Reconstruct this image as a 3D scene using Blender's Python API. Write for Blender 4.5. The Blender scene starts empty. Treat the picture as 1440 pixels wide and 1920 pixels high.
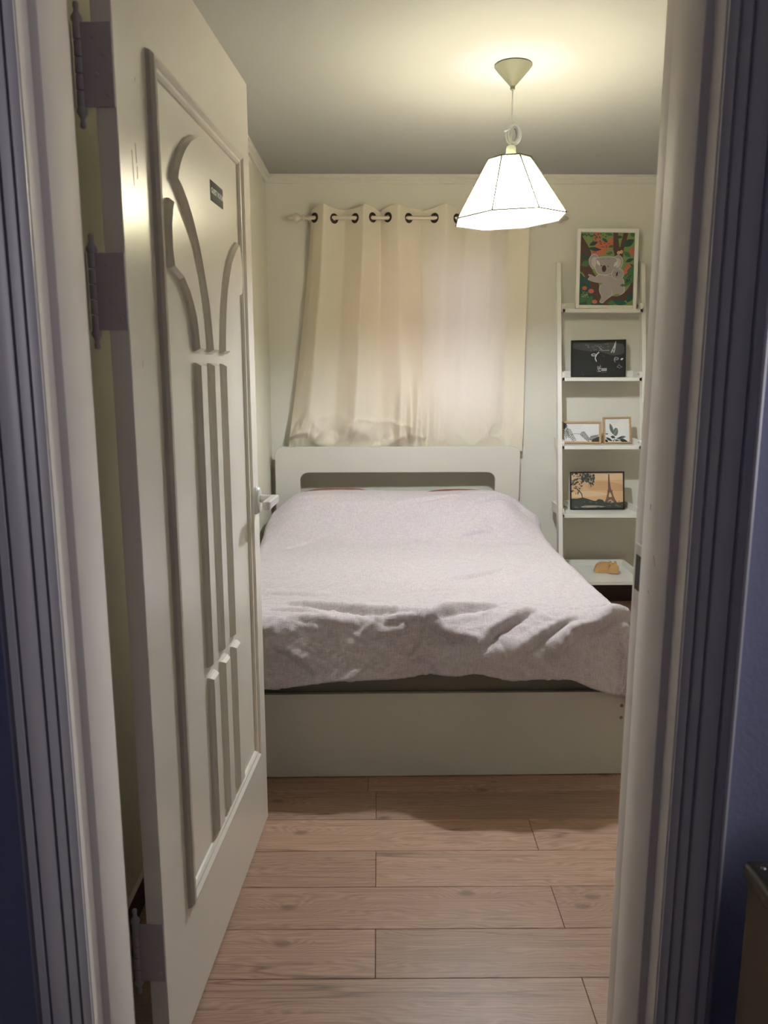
import bpy, bmesh, math, random
import numpy as np
from math import sin, cos, pi, radians, sqrt, exp, atan2
from mathutils import Vector, Matrix, noise

random.seed(3)
S = bpy.context.scene
COL = S.collection

# ------------------------------------------------------------------ camera
EYE = 1.36
cam_d = bpy.data.cameras.new('camera'); cam = bpy.data.objects.new('camera', cam_d); COL.objects.link(cam)
cam_d.sensor_fit = 'HORIZONTAL'; cam_d.sensor_width = 36.0
cam_d.lens = 36.0 * 1442.0 / 1440.0
cam_d.clip_start = 0.02
cam.location = (0, 0, EYE)
cam.rotation_euler = (radians(90 - 10.3), 0, radians(-0.44))
cam_d.dof.use_dof = True
cam_d.dof.focus_distance = 3.0
cam_d.dof.aperture_fstop = 9.0
S.camera = cam

# ------------------------------------------------------------------ world
W = bpy.data.worlds.new('world'); S.world = W; W.use_nodes = True
bg = W.node_tree.nodes['Background']
bg.inputs[0].default_value = (0.82, 0.80, 0.90, 1); bg.inputs[1].default_value = 4.6

# ------------------------------------------------------------------ exposure
S.view_settings.view_transform = 'Standard'
S.view_settings.look = 'None'
S.view_settings.gamma = 1.0
S.view_settings.use_curve_mapping = False
S.view_settings.exposure = 0.48

LAMP = (0.476, 2.93)          # plan position of the pendant lamp
BULB_Z = 2.045

# ------------------------------------------------------------------ room numbers
XL, XR, YB, CZ = -0.617, 2.00, 4.47, 2.42     # bedroom
YH, YR = 1.06, 1.262                          # hall face and room face of the door wall
HXL, HXR, HYB = -1.10, 1.75, -1.60            # hall


# ================================================================== helpers
def link(o, parent=None):
    COL.objects.link(o)
    if parent is not None:
        o.parent = parent
    return o

def obj(name, bm, mat, parent=None, smooth=False, loc=None):
    me = bpy.data.meshes.new(name)
    bm.normal_update()
    bm.to_mesh(me); bm.free()
    for m in (mat if isinstance(mat, (list, tuple)) else [mat]):
        me.materials.append(m)
    if smooth:
        for p in me.polygons: p.use_smooth = True
    o = bpy.data.objects.new(name, me)
    link(o, parent)
    if loc: o.location = loc
    return o

def smooth_angle(o, deg=40):
    me = o.data
    for p in me.polygons: p.use_smooth = True
    bm = bmesh.new(); bm.from_mesh(me)
    for e in bm.edges:
        if len(e.link_faces) == 2 and e.calc_face_angle(0) > radians(deg):
            e.smooth = False
    bm.to_mesh(me); bm.free()
    return o

def tag(o, label=None, cat=None, group=None, kind=None):
    if label: o['label'] = label
    if cat: o['category'] = cat
    if group: o['group'] = group
    if kind: o['kind'] = kind
    return o

def empty(name, loc=(0, 0, 0), rz=0.0, parent=None):
    o = bpy.data.objects.new(name, None); o.empty_display_size = 0.1
    o.location = loc; o.rotation_euler = (0, 0, rz)
    return link(o, parent)

def box(bm, x0, x1, y0, y1, z0, z1, bev=0.0, mi=0, seg=2):
    g = bmesh.new()
    r = bmesh.ops.create_cube(g, size=1.0)
    for v in g.verts:
        v.co = Vector(((x0 + x1) / 2 + v.co.x * (x1 - x0), (y0 + y1) / 2 + v.co.y * (y1 - y0), (z0 + z1) / 2 + v.co.z * (z1 - z0)))
    if bev > 0:
        bmesh.ops.bevel(g, geom=list(g.edges), offset=bev, segments=seg, affect='EDGES', profile=0.5)
    merge(bm, g, mi)

def merge(bm, g, mi=0, mtx=None):
    if mtx is not None: bmesh.ops.transform(g, matrix=mtx, verts=g.verts)
    mp = {v: bm.verts.new(v.co) for v in g.verts}
    for f in g.faces:
        try:
            nf = bm.faces.new([mp[v] for v in f.verts]); nf.material_index = mi; nf.smooth = f.smooth
        except ValueError: pass
    g.free()

def lathe(bm, prof, c=(0, 0, 0), n=24, axis='Z', mi=0, cap=True):
    rings = []
    for r, h in prof:
        ring = []
        for i in range(n):
            a = 2 * pi * i / n
            p = (r * cos(a), r * sin(a), h)
            if axis == 'X': p = (h, p[0], p[1])
            elif axis == 'Y': p = (p[1], h, p[0])
            ring.append(bm.verts.new((c[0] + p[0], c[1] + p[1], c[2] + p[2])))
        rings.append(ring)
    for a, b in zip(rings, rings[1:]):
        for i in range(n):
            f = bm.faces.new((a[i], a[(i + 1) % n], b[(i + 1) % n], b[i])); f.material_index = mi
    if cap:
        for ring, rev in ((rings[0], True), (rings[-1], False)):
            f = bm.faces.new(list(reversed(ring)) if rev else ring); f.material_index = mi

def tube(bm, pts, r, n=8, closed=False, mi=0, cap=True):
    pts = [Vector(p) for p in pts]; rings = []; N = len(pts)
    up = None
    for i, p in enumerate(pts):
        if closed: t = pts[(i + 1) % N] - pts[i - 1]
        else: t = pts[min(i + 1, N - 1)] - pts[max(i - 1, 0)]
        t.normalize()
        if up is None:
            up = Vector((0, 0, 1)) if abs(t.z) < 0.9 else Vector((1, 0, 0))
        up = (up - t * up.dot(t)).normalized()
        s = t.cross(up)
        rr = r[i] if isinstance(r, (list, tuple)) else r
        rings.append([bm.verts.new(p + (up * cos(2 * pi * k / n) + s * sin(2 * pi * k / n)) * rr) for k in range(n)])
    rng = range(N) if closed else range(N - 1)
    for i in rng:
        a, b = rings[i], rings[(i + 1) % N]
        for k in range(n):
            f = bm.faces.new((a[k], a[(k + 1) % n], b[(k + 1) % n], b[k])); f.material_index = mi
    if cap and not closed:
        bm.faces.new(list(reversed(rings[0]))); bm.faces.new(rings[-1])

def prism(bm, poly, fn, d0, d1, mi=0, bevel=0.0):
    """poly: 2-D outline, extruded between d0 and d1; fn(a, b, d) -> point.  bevel shrinks the d1 cap."""
    poly = ccw(poly)
    a = [bm.verts.new(fn(x, y, d0)) for x, y in poly]
    if bevel > 0:
        q = inset(poly, bevel)
        m = [bm.verts.new(fn(x, y, d1 - (d1 - d0) * 0.55)) for x, y in inset(poly, bevel * 0.15)]
        b = [bm.verts.new(fn(x, y, d1)) for x, y in q]
        loops = [a, m, b]
    else:
        b = [bm.verts.new(fn(x, y, d1)) for x, y in poly]; loops = [a, b]
    n = len(poly)
    for u, v in zip(loops, loops[1:]):
        for i in range(n):
            f = bm.faces.new((u[i], u[(i + 1) % n], v[(i + 1) % n], v[i])); f.material_index = mi
    fs = [bm.faces.new(list(reversed(loops[0]))), bm.faces.new(loops[-1])]
    for f in fs: f.material_index = mi
    bmesh.ops.triangulate(bm, faces=fs)
    bmesh.ops.recalc_face_normals(bm, faces=bm.faces)

def ccw(p):
    A = sum(p[i][0] * p[(i + 1) % len(p)][1] - p[(i + 1) % len(p)][0] * p[i][1] for i in range(len(p)))
    return list(p) if A > 0 else list(reversed(p))

def inset(p, d):
    out = []
    n = len(p)
    for i in range(n):
        a, b, c = Vector(p[i - 1]), Vector(p[i]), Vector(p[(i + 1) % n])
        e1, e2 = (b - a), (c - b)
        if e1.length < 1e-9 or e2.length < 1e-9: out.append(tuple(b)); continue
        e1.normalize(); e2.normalize()
        n1, n2 = Vector((-e1.y, e1.x)), Vector((-e2.y, e2.x))
        m = n1 + n2
        if m.length < 0.2: m = n1
        m.normalize()
        k = d / max(0.45, m.dot(n1))
        out.append(tuple(b + m * k))
    return out

def rrect(x0, x1, y0, y1, r, n=6):
    out = []
    for cx, cy, a0 in ((x1 - r, y1 - r, 0), (x0 + r, y1 - r, 90), (x0 + r, y0 + r, 180), (x1 - r, y0 + r, 270)):
        for i in range(n + 1):
            a = radians(a0 + 90 * i / n); out.append((cx + r * cos(a), cy + r * sin(a)))
    return out

def sst(a, b, x):
    t = np.clip((x - a) / (b - a), 0, 1); return t * t * (3 - 2 * t)

def grid_mesh(name, P, mat, parent=None, wrap=False):
    """P: array (n, m, 3)"""
    n, m, _ = P.shape
    idx = np.arange(n * m).reshape(n, m)
    f = np.stack([idx[:-1, :-1], idx[:-1, 1:], idx[1:, 1:], idx[1:, :-1]], -1).reshape(-1, 4)
    me = bpy.data.meshes.new(name)
    me.from_pydata(P.reshape(-1, 3).tolist(), [], f.tolist())
    me.materials.append(mat)
    for p in me.polygons: p.use_smooth = True
    o = bpy.data.objects.new(name, me); link(o, parent)
    return o

# ------------------------------------------------------------------ materials
def nodes(name):
    m = bpy.data.materials.new(name); m.use_nodes = True
    nt = m.node_tree
    return m, nt, nt.nodes['Principled BSDF'], nt.nodes['Material Output']

def paint(name, c, rough=0.5, bump=0.0, scale=40.0, var=0.03, metal=0.0, spec=0.5, stretch=(1, 1, 1), coat=0.0, bdist=0.002):
    m, nt, b, out = nodes(name)
    tc = nt.nodes.new('ShaderNodeTexCoord'); mp = nt.nodes.new('ShaderNodeMapping')
    mp.inputs['Scale'].default_value = stretch
    nt.links.new(tc.outputs['Object'], mp.inputs[0])
    nz = nt.nodes.new('ShaderNodeTexNoise'); nz.inputs['Scale'].default_value = scale; nz.inputs['Detail'].default_value = 4
    nt.links.new(mp.outputs[0], nz.inputs['Vector'])
    mx = nt.nodes.new('ShaderNodeMix'); mx.data_type = 'RGBA'
    mx.inputs[6].default_value = tuple(max(0, x * (1 - var)) for x in c) + (1,)
    mx.inputs[7].default_value = tuple(min(1, x * (1 + var)) for x in c) + (1,)
    nt.links.new(nz.outputs[0], mx.inputs[0]); nt.links.new(mx.outputs[2], b.inputs['Base Color'])
    b.inputs['Roughness'].default_value = rough; b.inputs['Metallic'].default_value = metal
    b.inputs['Specular IOR Level'].default_value = spec
    b.inputs['Coat Weight'].default_value = coat
    if bump > 0:
        bp = nt.nodes.new('ShaderNodeBump'); bp.inputs['Strength'].default_value = bump; bp.inputs['Distance'].default_value = bdist
        nt.links.new(nz.outputs[0], bp.inputs['Height']); nt.links.new(bp.outputs[0], b.inputs['Normal'])
    return m

M = {}
M['wall'] = paint('wall_paper', (0.67, 0.645, 0.555), 0.75, 0.25, 140, 0.02)
M['wall_warm'] = paint('wall_paper_cream', (0.66, 0.635, 0.51), 0.75, 0.25, 140, 0.02)
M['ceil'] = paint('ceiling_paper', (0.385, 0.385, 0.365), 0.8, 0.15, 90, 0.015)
M['cornice'] = paint('cornice_paint', (0.66, 0.64, 0.56), 0.45)
M['hall'] = paint('hall_paper', (0.42, 0.44, 0.60), 0.85, 0.3, 120, 0.05)
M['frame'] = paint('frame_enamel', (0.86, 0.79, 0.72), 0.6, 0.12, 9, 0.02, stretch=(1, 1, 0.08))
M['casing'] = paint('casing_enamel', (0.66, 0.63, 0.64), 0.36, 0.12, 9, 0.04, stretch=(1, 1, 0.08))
M['door'] = paint('door_enamel', (0.80, 0.75, 0.66), 0.26, 0.10, 6, 0.02, stretch=(1, 1, 0.25))
M['hinge'] = paint('painted_hinge', (0.48, 0.43, 0.44), 0.4, 0.2, 60, 0.04)
M['pin'] = paint('bare_hinge_pin', (0.55, 0.55, 0.55), 0.3, metal=1.0)
M['dark'] = paint('dark_recess', (0.02, 0.018, 0.016), 0.6)
M['handle'] = paint('satin_handle', (0.72, 0.70, 0.66), 0.28, metal=0.35)
M['black'] = paint('black_plastic', (0.008, 0.009, 0.009), 0.6, spec=0.2)
M['white_print'] = paint('white_lettering', (0.8, 0.8, 0.78), 0.5)
M['bed'] = paint('bed_laminate', (0.60, 0.575, 0.50), 0.42, 0.05, 60, 0.015)
M['shelf'] = paint('shelf_paint', (0.72, 0.70, 0.63), 0.4)
M['mattress'] = paint('mattress_cloth', (0.22, 0.20, 0.15), 0.9, 0.5, 200, 0.08)
M['pillow'] = paint('pillow_cloth', (0.24, 0.10, 0.08), 0.9, 0.4, 150, 0.08)
M['rod'] = paint('cream_rod_paint', (0.62, 0.55, 0.44), 0.35, metal=0.2)
M['eyelet'] = paint('bronze_eyelet', (0.05, 0.03, 0.025), 0.35, metal=0.6)
M['pvc'] = paint('window_pvc', (0.8, 0.78, 0.74), 0.4)
M['cap'] = paint('lamp_plastic', (0.24, 0.23, 0.15), 0.4)
M['cord'] = paint('white_cable', (0.75, 0.75, 0.74), 0.35)
M['socket'] = paint('white_socket', (0.85, 0.85, 0.82), 0.35)
M['bolt'] = paint('zinc_bolt', (0.25, 0.22, 0.18), 0.35, metal=0.9)
M['oak'] = paint('oak_frame', (0.42, 0.27, 0.13), 0.5, 0.2, 14, 0.15, stretch=(1, 8, 8))
M['toy'] = paint('beech_wood', (0.55, 0.33, 0.14), 0.45, 0.1, 12, 0.12, stretch=(1, 6, 6))
M['fwhite'] = paint('white_frame', (0.74, 0.72, 0.66), 0.4)
M['fblack'] = paint('black_frame', (0.012, 0.010, 0.010), 0.35)
M['leather'] = paint('dark_chair_leather', (0.05, 0.042, 0.030), 0.35, 0.6, 90, 0.2)
M['chairwood'] = paint('brown_chair_wood', (0.05, 0.028, 0.010), 0.4, 0.2, 12, 0.2, stretch=(1, 1, 0.2))
M['hallfloor'] = paint('hall_floor', (0.10, 0.06, 0.04), 0.5)
M['table'] = paint('dark_table_wood', (0.06, 0.035, 0.02), 0.4, 0.1, 10, 0.2, stretch=(0.2, 1, 1))

def make_glass(name, c):
    m, nt, b, out = nodes(name)
    b.inputs['Base Color'].default_value = (*c, 1); b.inputs['Roughness'].default_value = 0.25
    b.inputs['Transmission Weight'].default_value = 1.0; b.inputs['IOR'].default_value = 1.02
    return m
M['glass'] = make_glass('frosted_glass', (0.225, 0.23, 0.275))
M['glass_brown'] = make_glass('light_dimming_glass', (0.16, 0.105, 0.075))  # brown tint added so the left curtain glows weaker and peach

def weave(name, c1, c2, scale=420, trans=0.0, tcol=(1, 1, 1), rough=0.9, bump=0.25, sheen=0.2, crumple=0.0):
    m, nt, b, out = nodes(name)
    tc = nt.nodes.new('ShaderNodeTexCoord')
    mix = []
    for st in ((1, 0.12, 0.12), (0.12, 1, 1)):
        mp = nt.nodes.new('ShaderNodeMapping'); mp.inputs['Scale'].default_value = st
        nt.links.new(tc.outputs['Object'], mp.inputs[0])
        nz = nt.nodes.new('ShaderNodeTexNoise'); nz.inputs['Scale'].default_value = scale; nz.inputs['Detail'].default_value = 2
        nt.links.new(mp.outputs[0], nz.inputs['Vector']); mix.append(nz)
    ad = nt.nodes.new('ShaderNodeMath'); ad.operation = 'ADD'
    nt.links.new(mix[0].outputs[0], ad.inputs[0]); nt.links.new(mix[1].outputs[0], ad.inputs[1])
    mr = nt.nodes.new('ShaderNodeMapRange'); mr.inputs[1].default_value = 0.7; mr.inputs[2].default_value = 1.3
    nt.links.new(ad.outputs[0], mr.inputs[0])
    mx = nt.nodes.new('ShaderNodeMix'); mx.data_type = 'RGBA'
    mx.inputs[6].default_value = (*c1, 1); mx.inputs[7].default_value = (*c2, 1)
    nt.links.new(mr.outputs[0], mx.inputs[0]); nt.links.new(mx.outputs[2], b.inputs['Base Color'])
    b.inputs['Roughness'].default_value = rough; b.inputs['Specular IOR Level'].default_value = 0.15
    b.inputs['Sheen Weight'].default_value = sheen
    bp = nt.nodes.new('ShaderNodeBump'); bp.inputs['Strength'].default_value = bump; bp.inputs['Distance'].default_value = 0.001
    nt.links.new(mr.outputs[0], bp.inputs['Height']); nt.links.new(bp.outputs[0], b.inputs['Normal'])
    if crumple > 0:
        nc = nt.nodes.new('ShaderNodeTexNoise'); nc.inputs['Scale'].default_value = 13.0; nc.inputs['Detail'].default_value = 7; nc.inputs['Distortion'].default_value = 0.9
        mc = nt.nodes.new('ShaderNodeMapping'); mc.inputs['Scale'].default_value = (0.7, 1.3, 1.3); mc.inputs['Rotation'].default_value = (0, 0, 0.5)
        nt.links.new(tc.outputs['Object'], mc.inputs[0]); nt.links.new(mc.outputs[0], nc.inputs['Vector'])
        b2 = nt.nodes.new('ShaderNodeBump'); b2.inputs['Strength'].default_value = crumple; b2.inputs['Distance'].default_value = 0.012
        nt.links.new(nc.outputs[0], b2.inputs['Height']); nt.links.new(bp.outputs[0], b2.inputs['Normal']); nt.links.new(b2.outputs[0], b.inputs['Normal'])
    if trans > 0:
        tr = nt.nodes.new('ShaderNodeBsdfTranslucent'); tr.inputs[0].default_value = (*tcol, 1)
        ms = nt.nodes.new('ShaderNodeMixShader'); ms.inputs[0].default_value = trans
        nt.links.new(b.outputs[0], ms.inputs[1]); nt.links.new(tr.outputs[0], ms.inputs[2])
        nt.links.new(ms.outputs[0], out.inputs[0])
    return m
M['duvet'] = weave('washed_linen', (0.465, 0.40, 0.405), (0.62, 0.552, 0.572), 330, bump=0.35, crumple=0.5)
M['curtain'] = weave('cream_curtain_cloth', (0.76, 0.69, 0.54), (0.82, 0.75, 0.60), 600, trans=0.22, tcol=(0.90, 0.80, 0.78), bump=0.1, sheen=0.0)

def make_shade():
    m, nt, b, out = nodes('lit_shade_cloth'); N = nt.nodes; L = nt.links
    b.inputs['Base Color'].default_value = (0.8, 0.76, 0.55, 1); b.inputs['Roughness'].default_value = 0.8
    # the gathered double cloth along the top and bottom wire lets less light through
    tc = N.new('ShaderNodeTexCoord'); se = N.new('ShaderNodeSeparateXYZ'); L.new(tc.outputs['Object'], se.inputs[0])
    nz = N.new('ShaderNodeTexNoise'); nz.inputs['Scale'].default_value = 620.0; nz.inputs['Detail'].default_value = 1
    mp = N.new('ShaderNodeMapping'); mp.inputs['Scale'].default_value = (1, 1, 0.05); L.new(tc.outputs['Object'], mp.inputs[0]); L.new(mp.outputs[0], nz.inputs['Vector'])
    z2 = N.new('ShaderNodeMath'); z2.operation = 'MULTIPLY_ADD'; z2.inputs[1].default_value = 0.045; L.new(nz.outputs[0], z2.inputs[0]); L.new(se.outputs[2], z2.inputs[2])
    a = N.new('ShaderNodeMapRange'); a.inputs[1].default_value = -0.292; a.inputs[2].default_value = -0.303; L.new(z2.outputs[0], a.inputs[0])
    c = N.new('ShaderNodeMapRange'); c.inputs[1].default_value = -0.492; c.inputs[2].default_value = -0.480; L.new(z2.outputs[0], c.inputs[0])
    mu = N.new('ShaderNodeMath'); mu.operation = 'MULTIPLY'; L.new(a.outputs[0], mu.inputs[0]); L.new(c.outputs[0], mu.inputs[1])
    st = N.new('ShaderNodeMapRange'); st.inputs[3].default_value = 0.75; st.inputs[4].default_value = 20.0; L.new(mu.outputs[0], st.inputs[0])
    gr = N.new('ShaderNodeMapRange'); gr.inputs[1].default_value = -0.31; gr.inputs[2].default_value = -0.50; gr.inputs[3].default_value = 0.22; gr.inputs[4].default_value = 1.55   # nearer to the bulb the cloth glows more
    L.new(se.outputs[2], gr.inputs[0]); gm = N.new('ShaderNodeMath'); gm.operation = 'MULTIPLY'; L.new(st.outputs[0], gm.inputs[0]); L.new(gr.outputs[0], gm.inputs[1])
    L.new(gm.outputs[0], b.inputs['Emission Strength'])
    b.inputs['Emission Color'].default_value = (1.0, 0.91, 0.68, 1)
    return m
M['shade'] = make_shade()
def make_shade_in():
    m, nt, b, out = nodes('lit_shade_lining')
    b.inputs['Base Color'].default_value = (0.8, 0.76, 0.4, 1); b.inputs['Roughness'].default_value = 0.8
    b.inputs['Emission Color'].default_value = (1.0, 0.93, 0.42, 1); b.inputs['Emission Strength'].default_value = 0.6
    return m
M['shade_in'] = make_shade_in()
M['rib'] = paint('shade_wire', (0.07, 0.068, 0.05), 0.7)
def make_bulb():
    m, nt, b, out = nodes('lit_bulb')
    b.inputs['Base Color'].default_value = (1, 1, 1, 1)
    b.inputs['Emission Color'].default_value = (0.85, 0.91, 1.06, 1); b.inputs['Emission Strength'].default_value = 1180.0
    return m
M['bulb'] = make_bulb()
def make_bulb_back():
    m, nt, b, out = nodes('lit_bulb_back')
    b.inputs['Emission Color'].default_value = (0.80, 0.90, 1.0, 1); b.inputs['Emission Strength'].default_value = 150.0
    return m
M['bulb_back'] = make_bulb_back()
def make_halo_emitter():
    m, nt, b, out = nodes('halo_emitter_glow')
    b.inputs['Emission Color'].default_value = (0.50, 0.75, 1.0, 1); b.inputs['Emission Strength'].default_value = 800.0
    return m
M['halo_emitter'] = make_halo_emitter()

def make_planks():
    m, nt, b, out = nodes('knotty_pine_laminate')
    L = nt.links; N = nt.nodes
    tc = N.new('ShaderNodeTexCoord'); oi = N.new('ShaderNodeObjectInfo')
    off = N.new('ShaderNodeVectorMath'); off.operation = 'SCALE'; off.inputs[0].default_value = (37.0, 91.0, 13.0)
    L.new(oi.outputs['Random'], off.inputs['Scale'])
    ad = N.new('ShaderNodeVectorMath'); ad.operation = 'ADD'
    L.new(tc.outputs['Object'], ad.inputs[0]); L.new(off.outputs[0], ad.inputs[1])
    # knots: sparse points that push the grain aside
    mk = N.new('ShaderNodeMapping'); mk.inputs['Scale'].default_value = (2.6, 5.2, 1.0); L.new(ad.outputs[0], mk.inputs[0])
    vo = N.new('ShaderNodeTexVoronoi'); vo.voronoi_dimensions = '2D'; vo.inputs['Scale'].default_value = 1.0; L.new(mk.outputs[0], vo.inputs['Vector'])
    kr = N.new('ShaderNodeMapRange'); kr.inputs[1].default_value = 0.0; kr.inputs[2].default_value = 0.34; kr.inputs[3].default_value = 1.0; kr.inputs[4].default_value = 0.0
    L.new(vo.outputs['Distance'], kr.inputs[0])
    k2 = N.new('ShaderNodeMath'); k2.operation = 'POWER'; k2.inputs[1].default_value = 2.2; L.new(kr.outputs[0], k2.inputs[0])
    sel = N.new('ShaderNodeMath'); sel.operation = 'GREATER_THAN'; sel.inputs[1].default_value = 0.62
    sp = N.new('ShaderNodeSeparateColor'); L.new(vo.outputs['Color'], sp.inputs[0]); L.new(sp.outputs[0], sel.inputs[0])
    km = N.new('ShaderNodeMath'); km.operation = 'MULTIPLY'; L.new(k2.outputs[0], km.inputs[0]); L.new(sel.outputs[0], km.inputs[1])
    # long soft distortion
    ml = N.new('ShaderNodeMapping'); ml.inputs['Scale'].default_value = (1.6, 9.0, 1.0); L.new(ad.outputs[0], ml.inputs[0])
    nl = N.new('ShaderNodeTexNoise'); nl.noise_dimensions = '2D'; nl.inputs['Scale'].default_value = 1.2; nl.inputs['Detail'].default_value = 3; L.new(ml.outputs[0], nl.inputs['Vector'])
    se = N.new('ShaderNodeSeparateXYZ'); L.new(ad.outputs[0], se.inputs[0])
    y1 = N.new('ShaderNodeMath'); y1.operation = 'MULTIPLY'; y1.inputs[1].default_value = 260.0; L.new(se.outputs[1], y1.inputs[0])
    y2 = N.new('ShaderNodeMath'); y2.operation = 'MULTIPLY_ADD'; y2.inputs[1].default_value = 34.0; L.new(nl.outputs[0], y2.inputs[0]); L.new(y1.outputs[0], y2.inputs[2])
    y3 = N.new('ShaderNodeMath'); y3.operation = 'MULTIPLY_ADD'; y3.inputs[1].default_value = 12.0; L.new(km.outputs[0], y3.inputs[0]); L.new(y2.outputs[0], y3.inputs[2])
    sn = N.new('ShaderNodeMath'); sn.operation = 'SINE'
    y4 = N.new('ShaderNodeMath'); y4.operation = 'MULTIPLY'; y4.inputs[1].default_value = 2.6; L.new(y3.outputs[0], y4.inputs[0]); L.new(y4.outputs[0], sn.inputs[0])
    # fine fibres
    mf = N.new('ShaderNodeMapping'); mf.inputs['Scale'].default_value = (3.5, 260.0, 1.0); L.new(ad.outputs[0], mf.inputs[0])
    nf = N.new('ShaderNodeTexNoise'); nf.noise_dimensions = '2D'; nf.inputs['Scale'].default_value = 1.0; nf.inputs['Detail'].default_value = 3; L.new(mf.outputs[0], nf.inputs['Vector'])
    g = N.new('ShaderNodeMapRange'); g.inputs[1].default_value = -1.0; g.inputs[2].default_value = 1.0; g.inputs[3].default_value = 0.42; g.inputs[4].default_value = 0.56; L.new(sn.outputs[0], g.inputs[0])
    g2 = N.new('ShaderNodeMath'); g2.operation = 'MULTIPLY_ADD'; g2.inputs[1].default_value = 0.55; L.new(nf.outputs[0], g2.inputs[0])
    gs = N.new('ShaderNodeMath'); gs.operation = 'SUBTRACT'; gs.inputs[1].default_value = 0.27; L.new(g.outputs[0], gs.inputs[0]); L.new(gs.outputs[0], g2.inputs[2])
    cr = N.new('ShaderNodeValToRGB'); cr.color_ramp.elements[0].position = 0.2; cr.color_ramp.elements[0].color = (0.19, 0.105, 0.062, 1)
    cr.color_ramp.elements[1].position = 0.62; cr.color_ramp.elements[1].color = (0.455, 0.282, 0.200, 1)
    L.new(g2.outputs[0], cr.inputs[0])
    # knot cores
    kc = N.new('ShaderNodeMapRange'); kc.inputs[1].default_value = 0.03; kc.inputs[2].default_value = 0.075; kc.inputs[3].default_value = 0.6; kc.inputs[4].default_value = 0.0
    L.new(vo.outputs['Distance'], kc.inputs[0])
    kd = N.new('ShaderNodeMath'); kd.operation = 'MULTIPLY'; L.new(kc.outputs[0], kd.inputs[0]); L.new(sel.outputs[0], kd.inputs[1])
    mk2 = N.new('ShaderNodeMix'); mk2.data_type = 'RGBA'; mk2.inputs[7].default_value = (0.12, 0.062, 0.04, 1)
    L.new(kd.outputs[0], mk2.inputs[0]); L.new(cr.outputs[0], mk2.inputs[6])
    # long dark cracks
    mc = N.new('ShaderNodeMapping'); mc.inputs['Scale'].default_value = (0.42, 9.0, 1.0); L.new(ad.outputs[0], mc.inputs[0])
    nc = N.new('ShaderNodeTexNoise'); nc.noise_dimensions = '2D'; nc.inputs['Scale'].default_value = 1.1; nc.inputs['Detail'].default_value = 2; L.new(mc.outputs[0], nc.inputs['Vector'])
    c1 = N.new('ShaderNodeMath'); c1.operation = 'SUBTRACT'; c1.inputs[1].default_value = 0.60; L.new(nc.outputs[0], c1.inputs[0])
    c2 = N.new('ShaderNodeMath'); c2.operation = 'ABSOLUTE'; L.new(c1.outputs[0], c2.inputs[0])
    c3 = N.new('ShaderNodeMapRange'); c3.inputs[1].default_value = 0.0; c3.inputs[2].default_value = 0.010; c3.inputs[3].default_value = 0.6; c3.inputs[4].default_value = 0.0; L.new(c2.outputs[0], c3.inputs[0])
    mk3 = N.new('ShaderNodeMix'); mk3.data_type = 'RGBA'; mk3.inputs[7].default_value = (0.10, 0.05, 0.03, 1)
    L.new(c3.outputs[0], mk3.inputs[0]); L.new(mk2.outputs[2], mk3.inputs[6])
    # tone of each plank
    hv = N.new('ShaderNodeHueSaturation'); tv = N.new('ShaderNodeMapRange'); tv.inputs[3].default_value = 0.88; tv.inputs[4].default_value = 1.12
    L.new(oi.outputs['Random'], tv.inputs[0]); L.new(tv.outputs[0], hv.inputs['Value']); L.new(mk3.outputs[2], hv.inputs['Color'])
    L.new(hv.outputs[0], b.inputs['Base Color'])
    b.inputs['Roughness'].default_value = 0.42
    bp = N.new('ShaderNodeBump'); bp.inputs['Strength'].default_value = 0.25; bp.inputs['Distance'].default_value = 0.001
    L.new(g2.outputs[0], bp.inputs['Height']); L.new(bp.outputs[0], b.inputs['Normal'])
    return m
M['plank'] = make_planks()

# ================================================================== THE ROOM
def struct(name, bm, mat, label, cat, parent=None, smooth=False):
    o = obj(name, bm, mat, parent, smooth)
    if parent is None: tag(o, label, cat, kind='structure')
    return o

# floor base and its planks
bm = bmesh.new(); box(bm, XL - 0.1, XR + 0.1, YR - 0.19, YB + 0.15, -0.10, -0.0095)
floor = struct('floor', bm, M['dark'], 'bedroom floor of knotty brown wood planks laid crosswise', 'floor')
PW, PL, GAP = 0.1585, 0.94, 0.0012
def plank_mesh(length, width):
    b = bmesh.new(); box(b, GAP / 2, length - GAP / 2, GAP / 2, width - GAP / 2, -0.0095, 0.0, 0.0009, seg=1)
    me = bpy.data.meshes.new('plank'); b.to_mesh(me); b.free(); me.materials.append(M['plank']); return me
full = plank_mesh(PL, PW); cache = {}
rows0 = 1.535 - 3 * PW
for r in range(22):
    y = rows0 + r * PW
    w = min(PW, YB - 0.002 - y)
    if w < 0.02: break
    if y < YR - 0.19: continue
    xo = -0.008 if r % 2 == 1 else 0.463
    if r == 8: xo = -0.035
    x = xo - PL * 2
    while x < XR:
        a, b_ = max(x, XL + 0.002), min(x + PL, XR - 0.002)
        if b_ - a > 0.02:
            if b_ - a > PL - 1e-4 and w > PW - 1e-4: me = full
            else:
                k = (round(b_ - a, 3), round(w, 3))
                if k not in cache: cache[k] = plank_mesh(b_ - a, w)
                me = cache[k]
            o = bpy.data.objects.new('plank', me); link(o, floor); o.location = (a, y, 0)
        x += PL

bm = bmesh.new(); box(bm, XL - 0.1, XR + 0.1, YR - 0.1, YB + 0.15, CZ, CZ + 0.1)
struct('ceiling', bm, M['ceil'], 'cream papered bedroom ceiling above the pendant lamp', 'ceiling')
bm = bmesh.new(); box(bm, XL - 0.1, XL, YR, YB + 0.12, 0, CZ)
struct('wall_left', bm, M['wall_warm'], 'bedroom wall on the left behind the open door', 'wall')
bm = bmesh.new(); box(bm, XR, XR + 0.1, YR, YB + 0.12, 0, CZ)
struct('wall_right', bm, M['wall'], 'bedroom wall on the right beyond the ladder shelf', 'wall')

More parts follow.
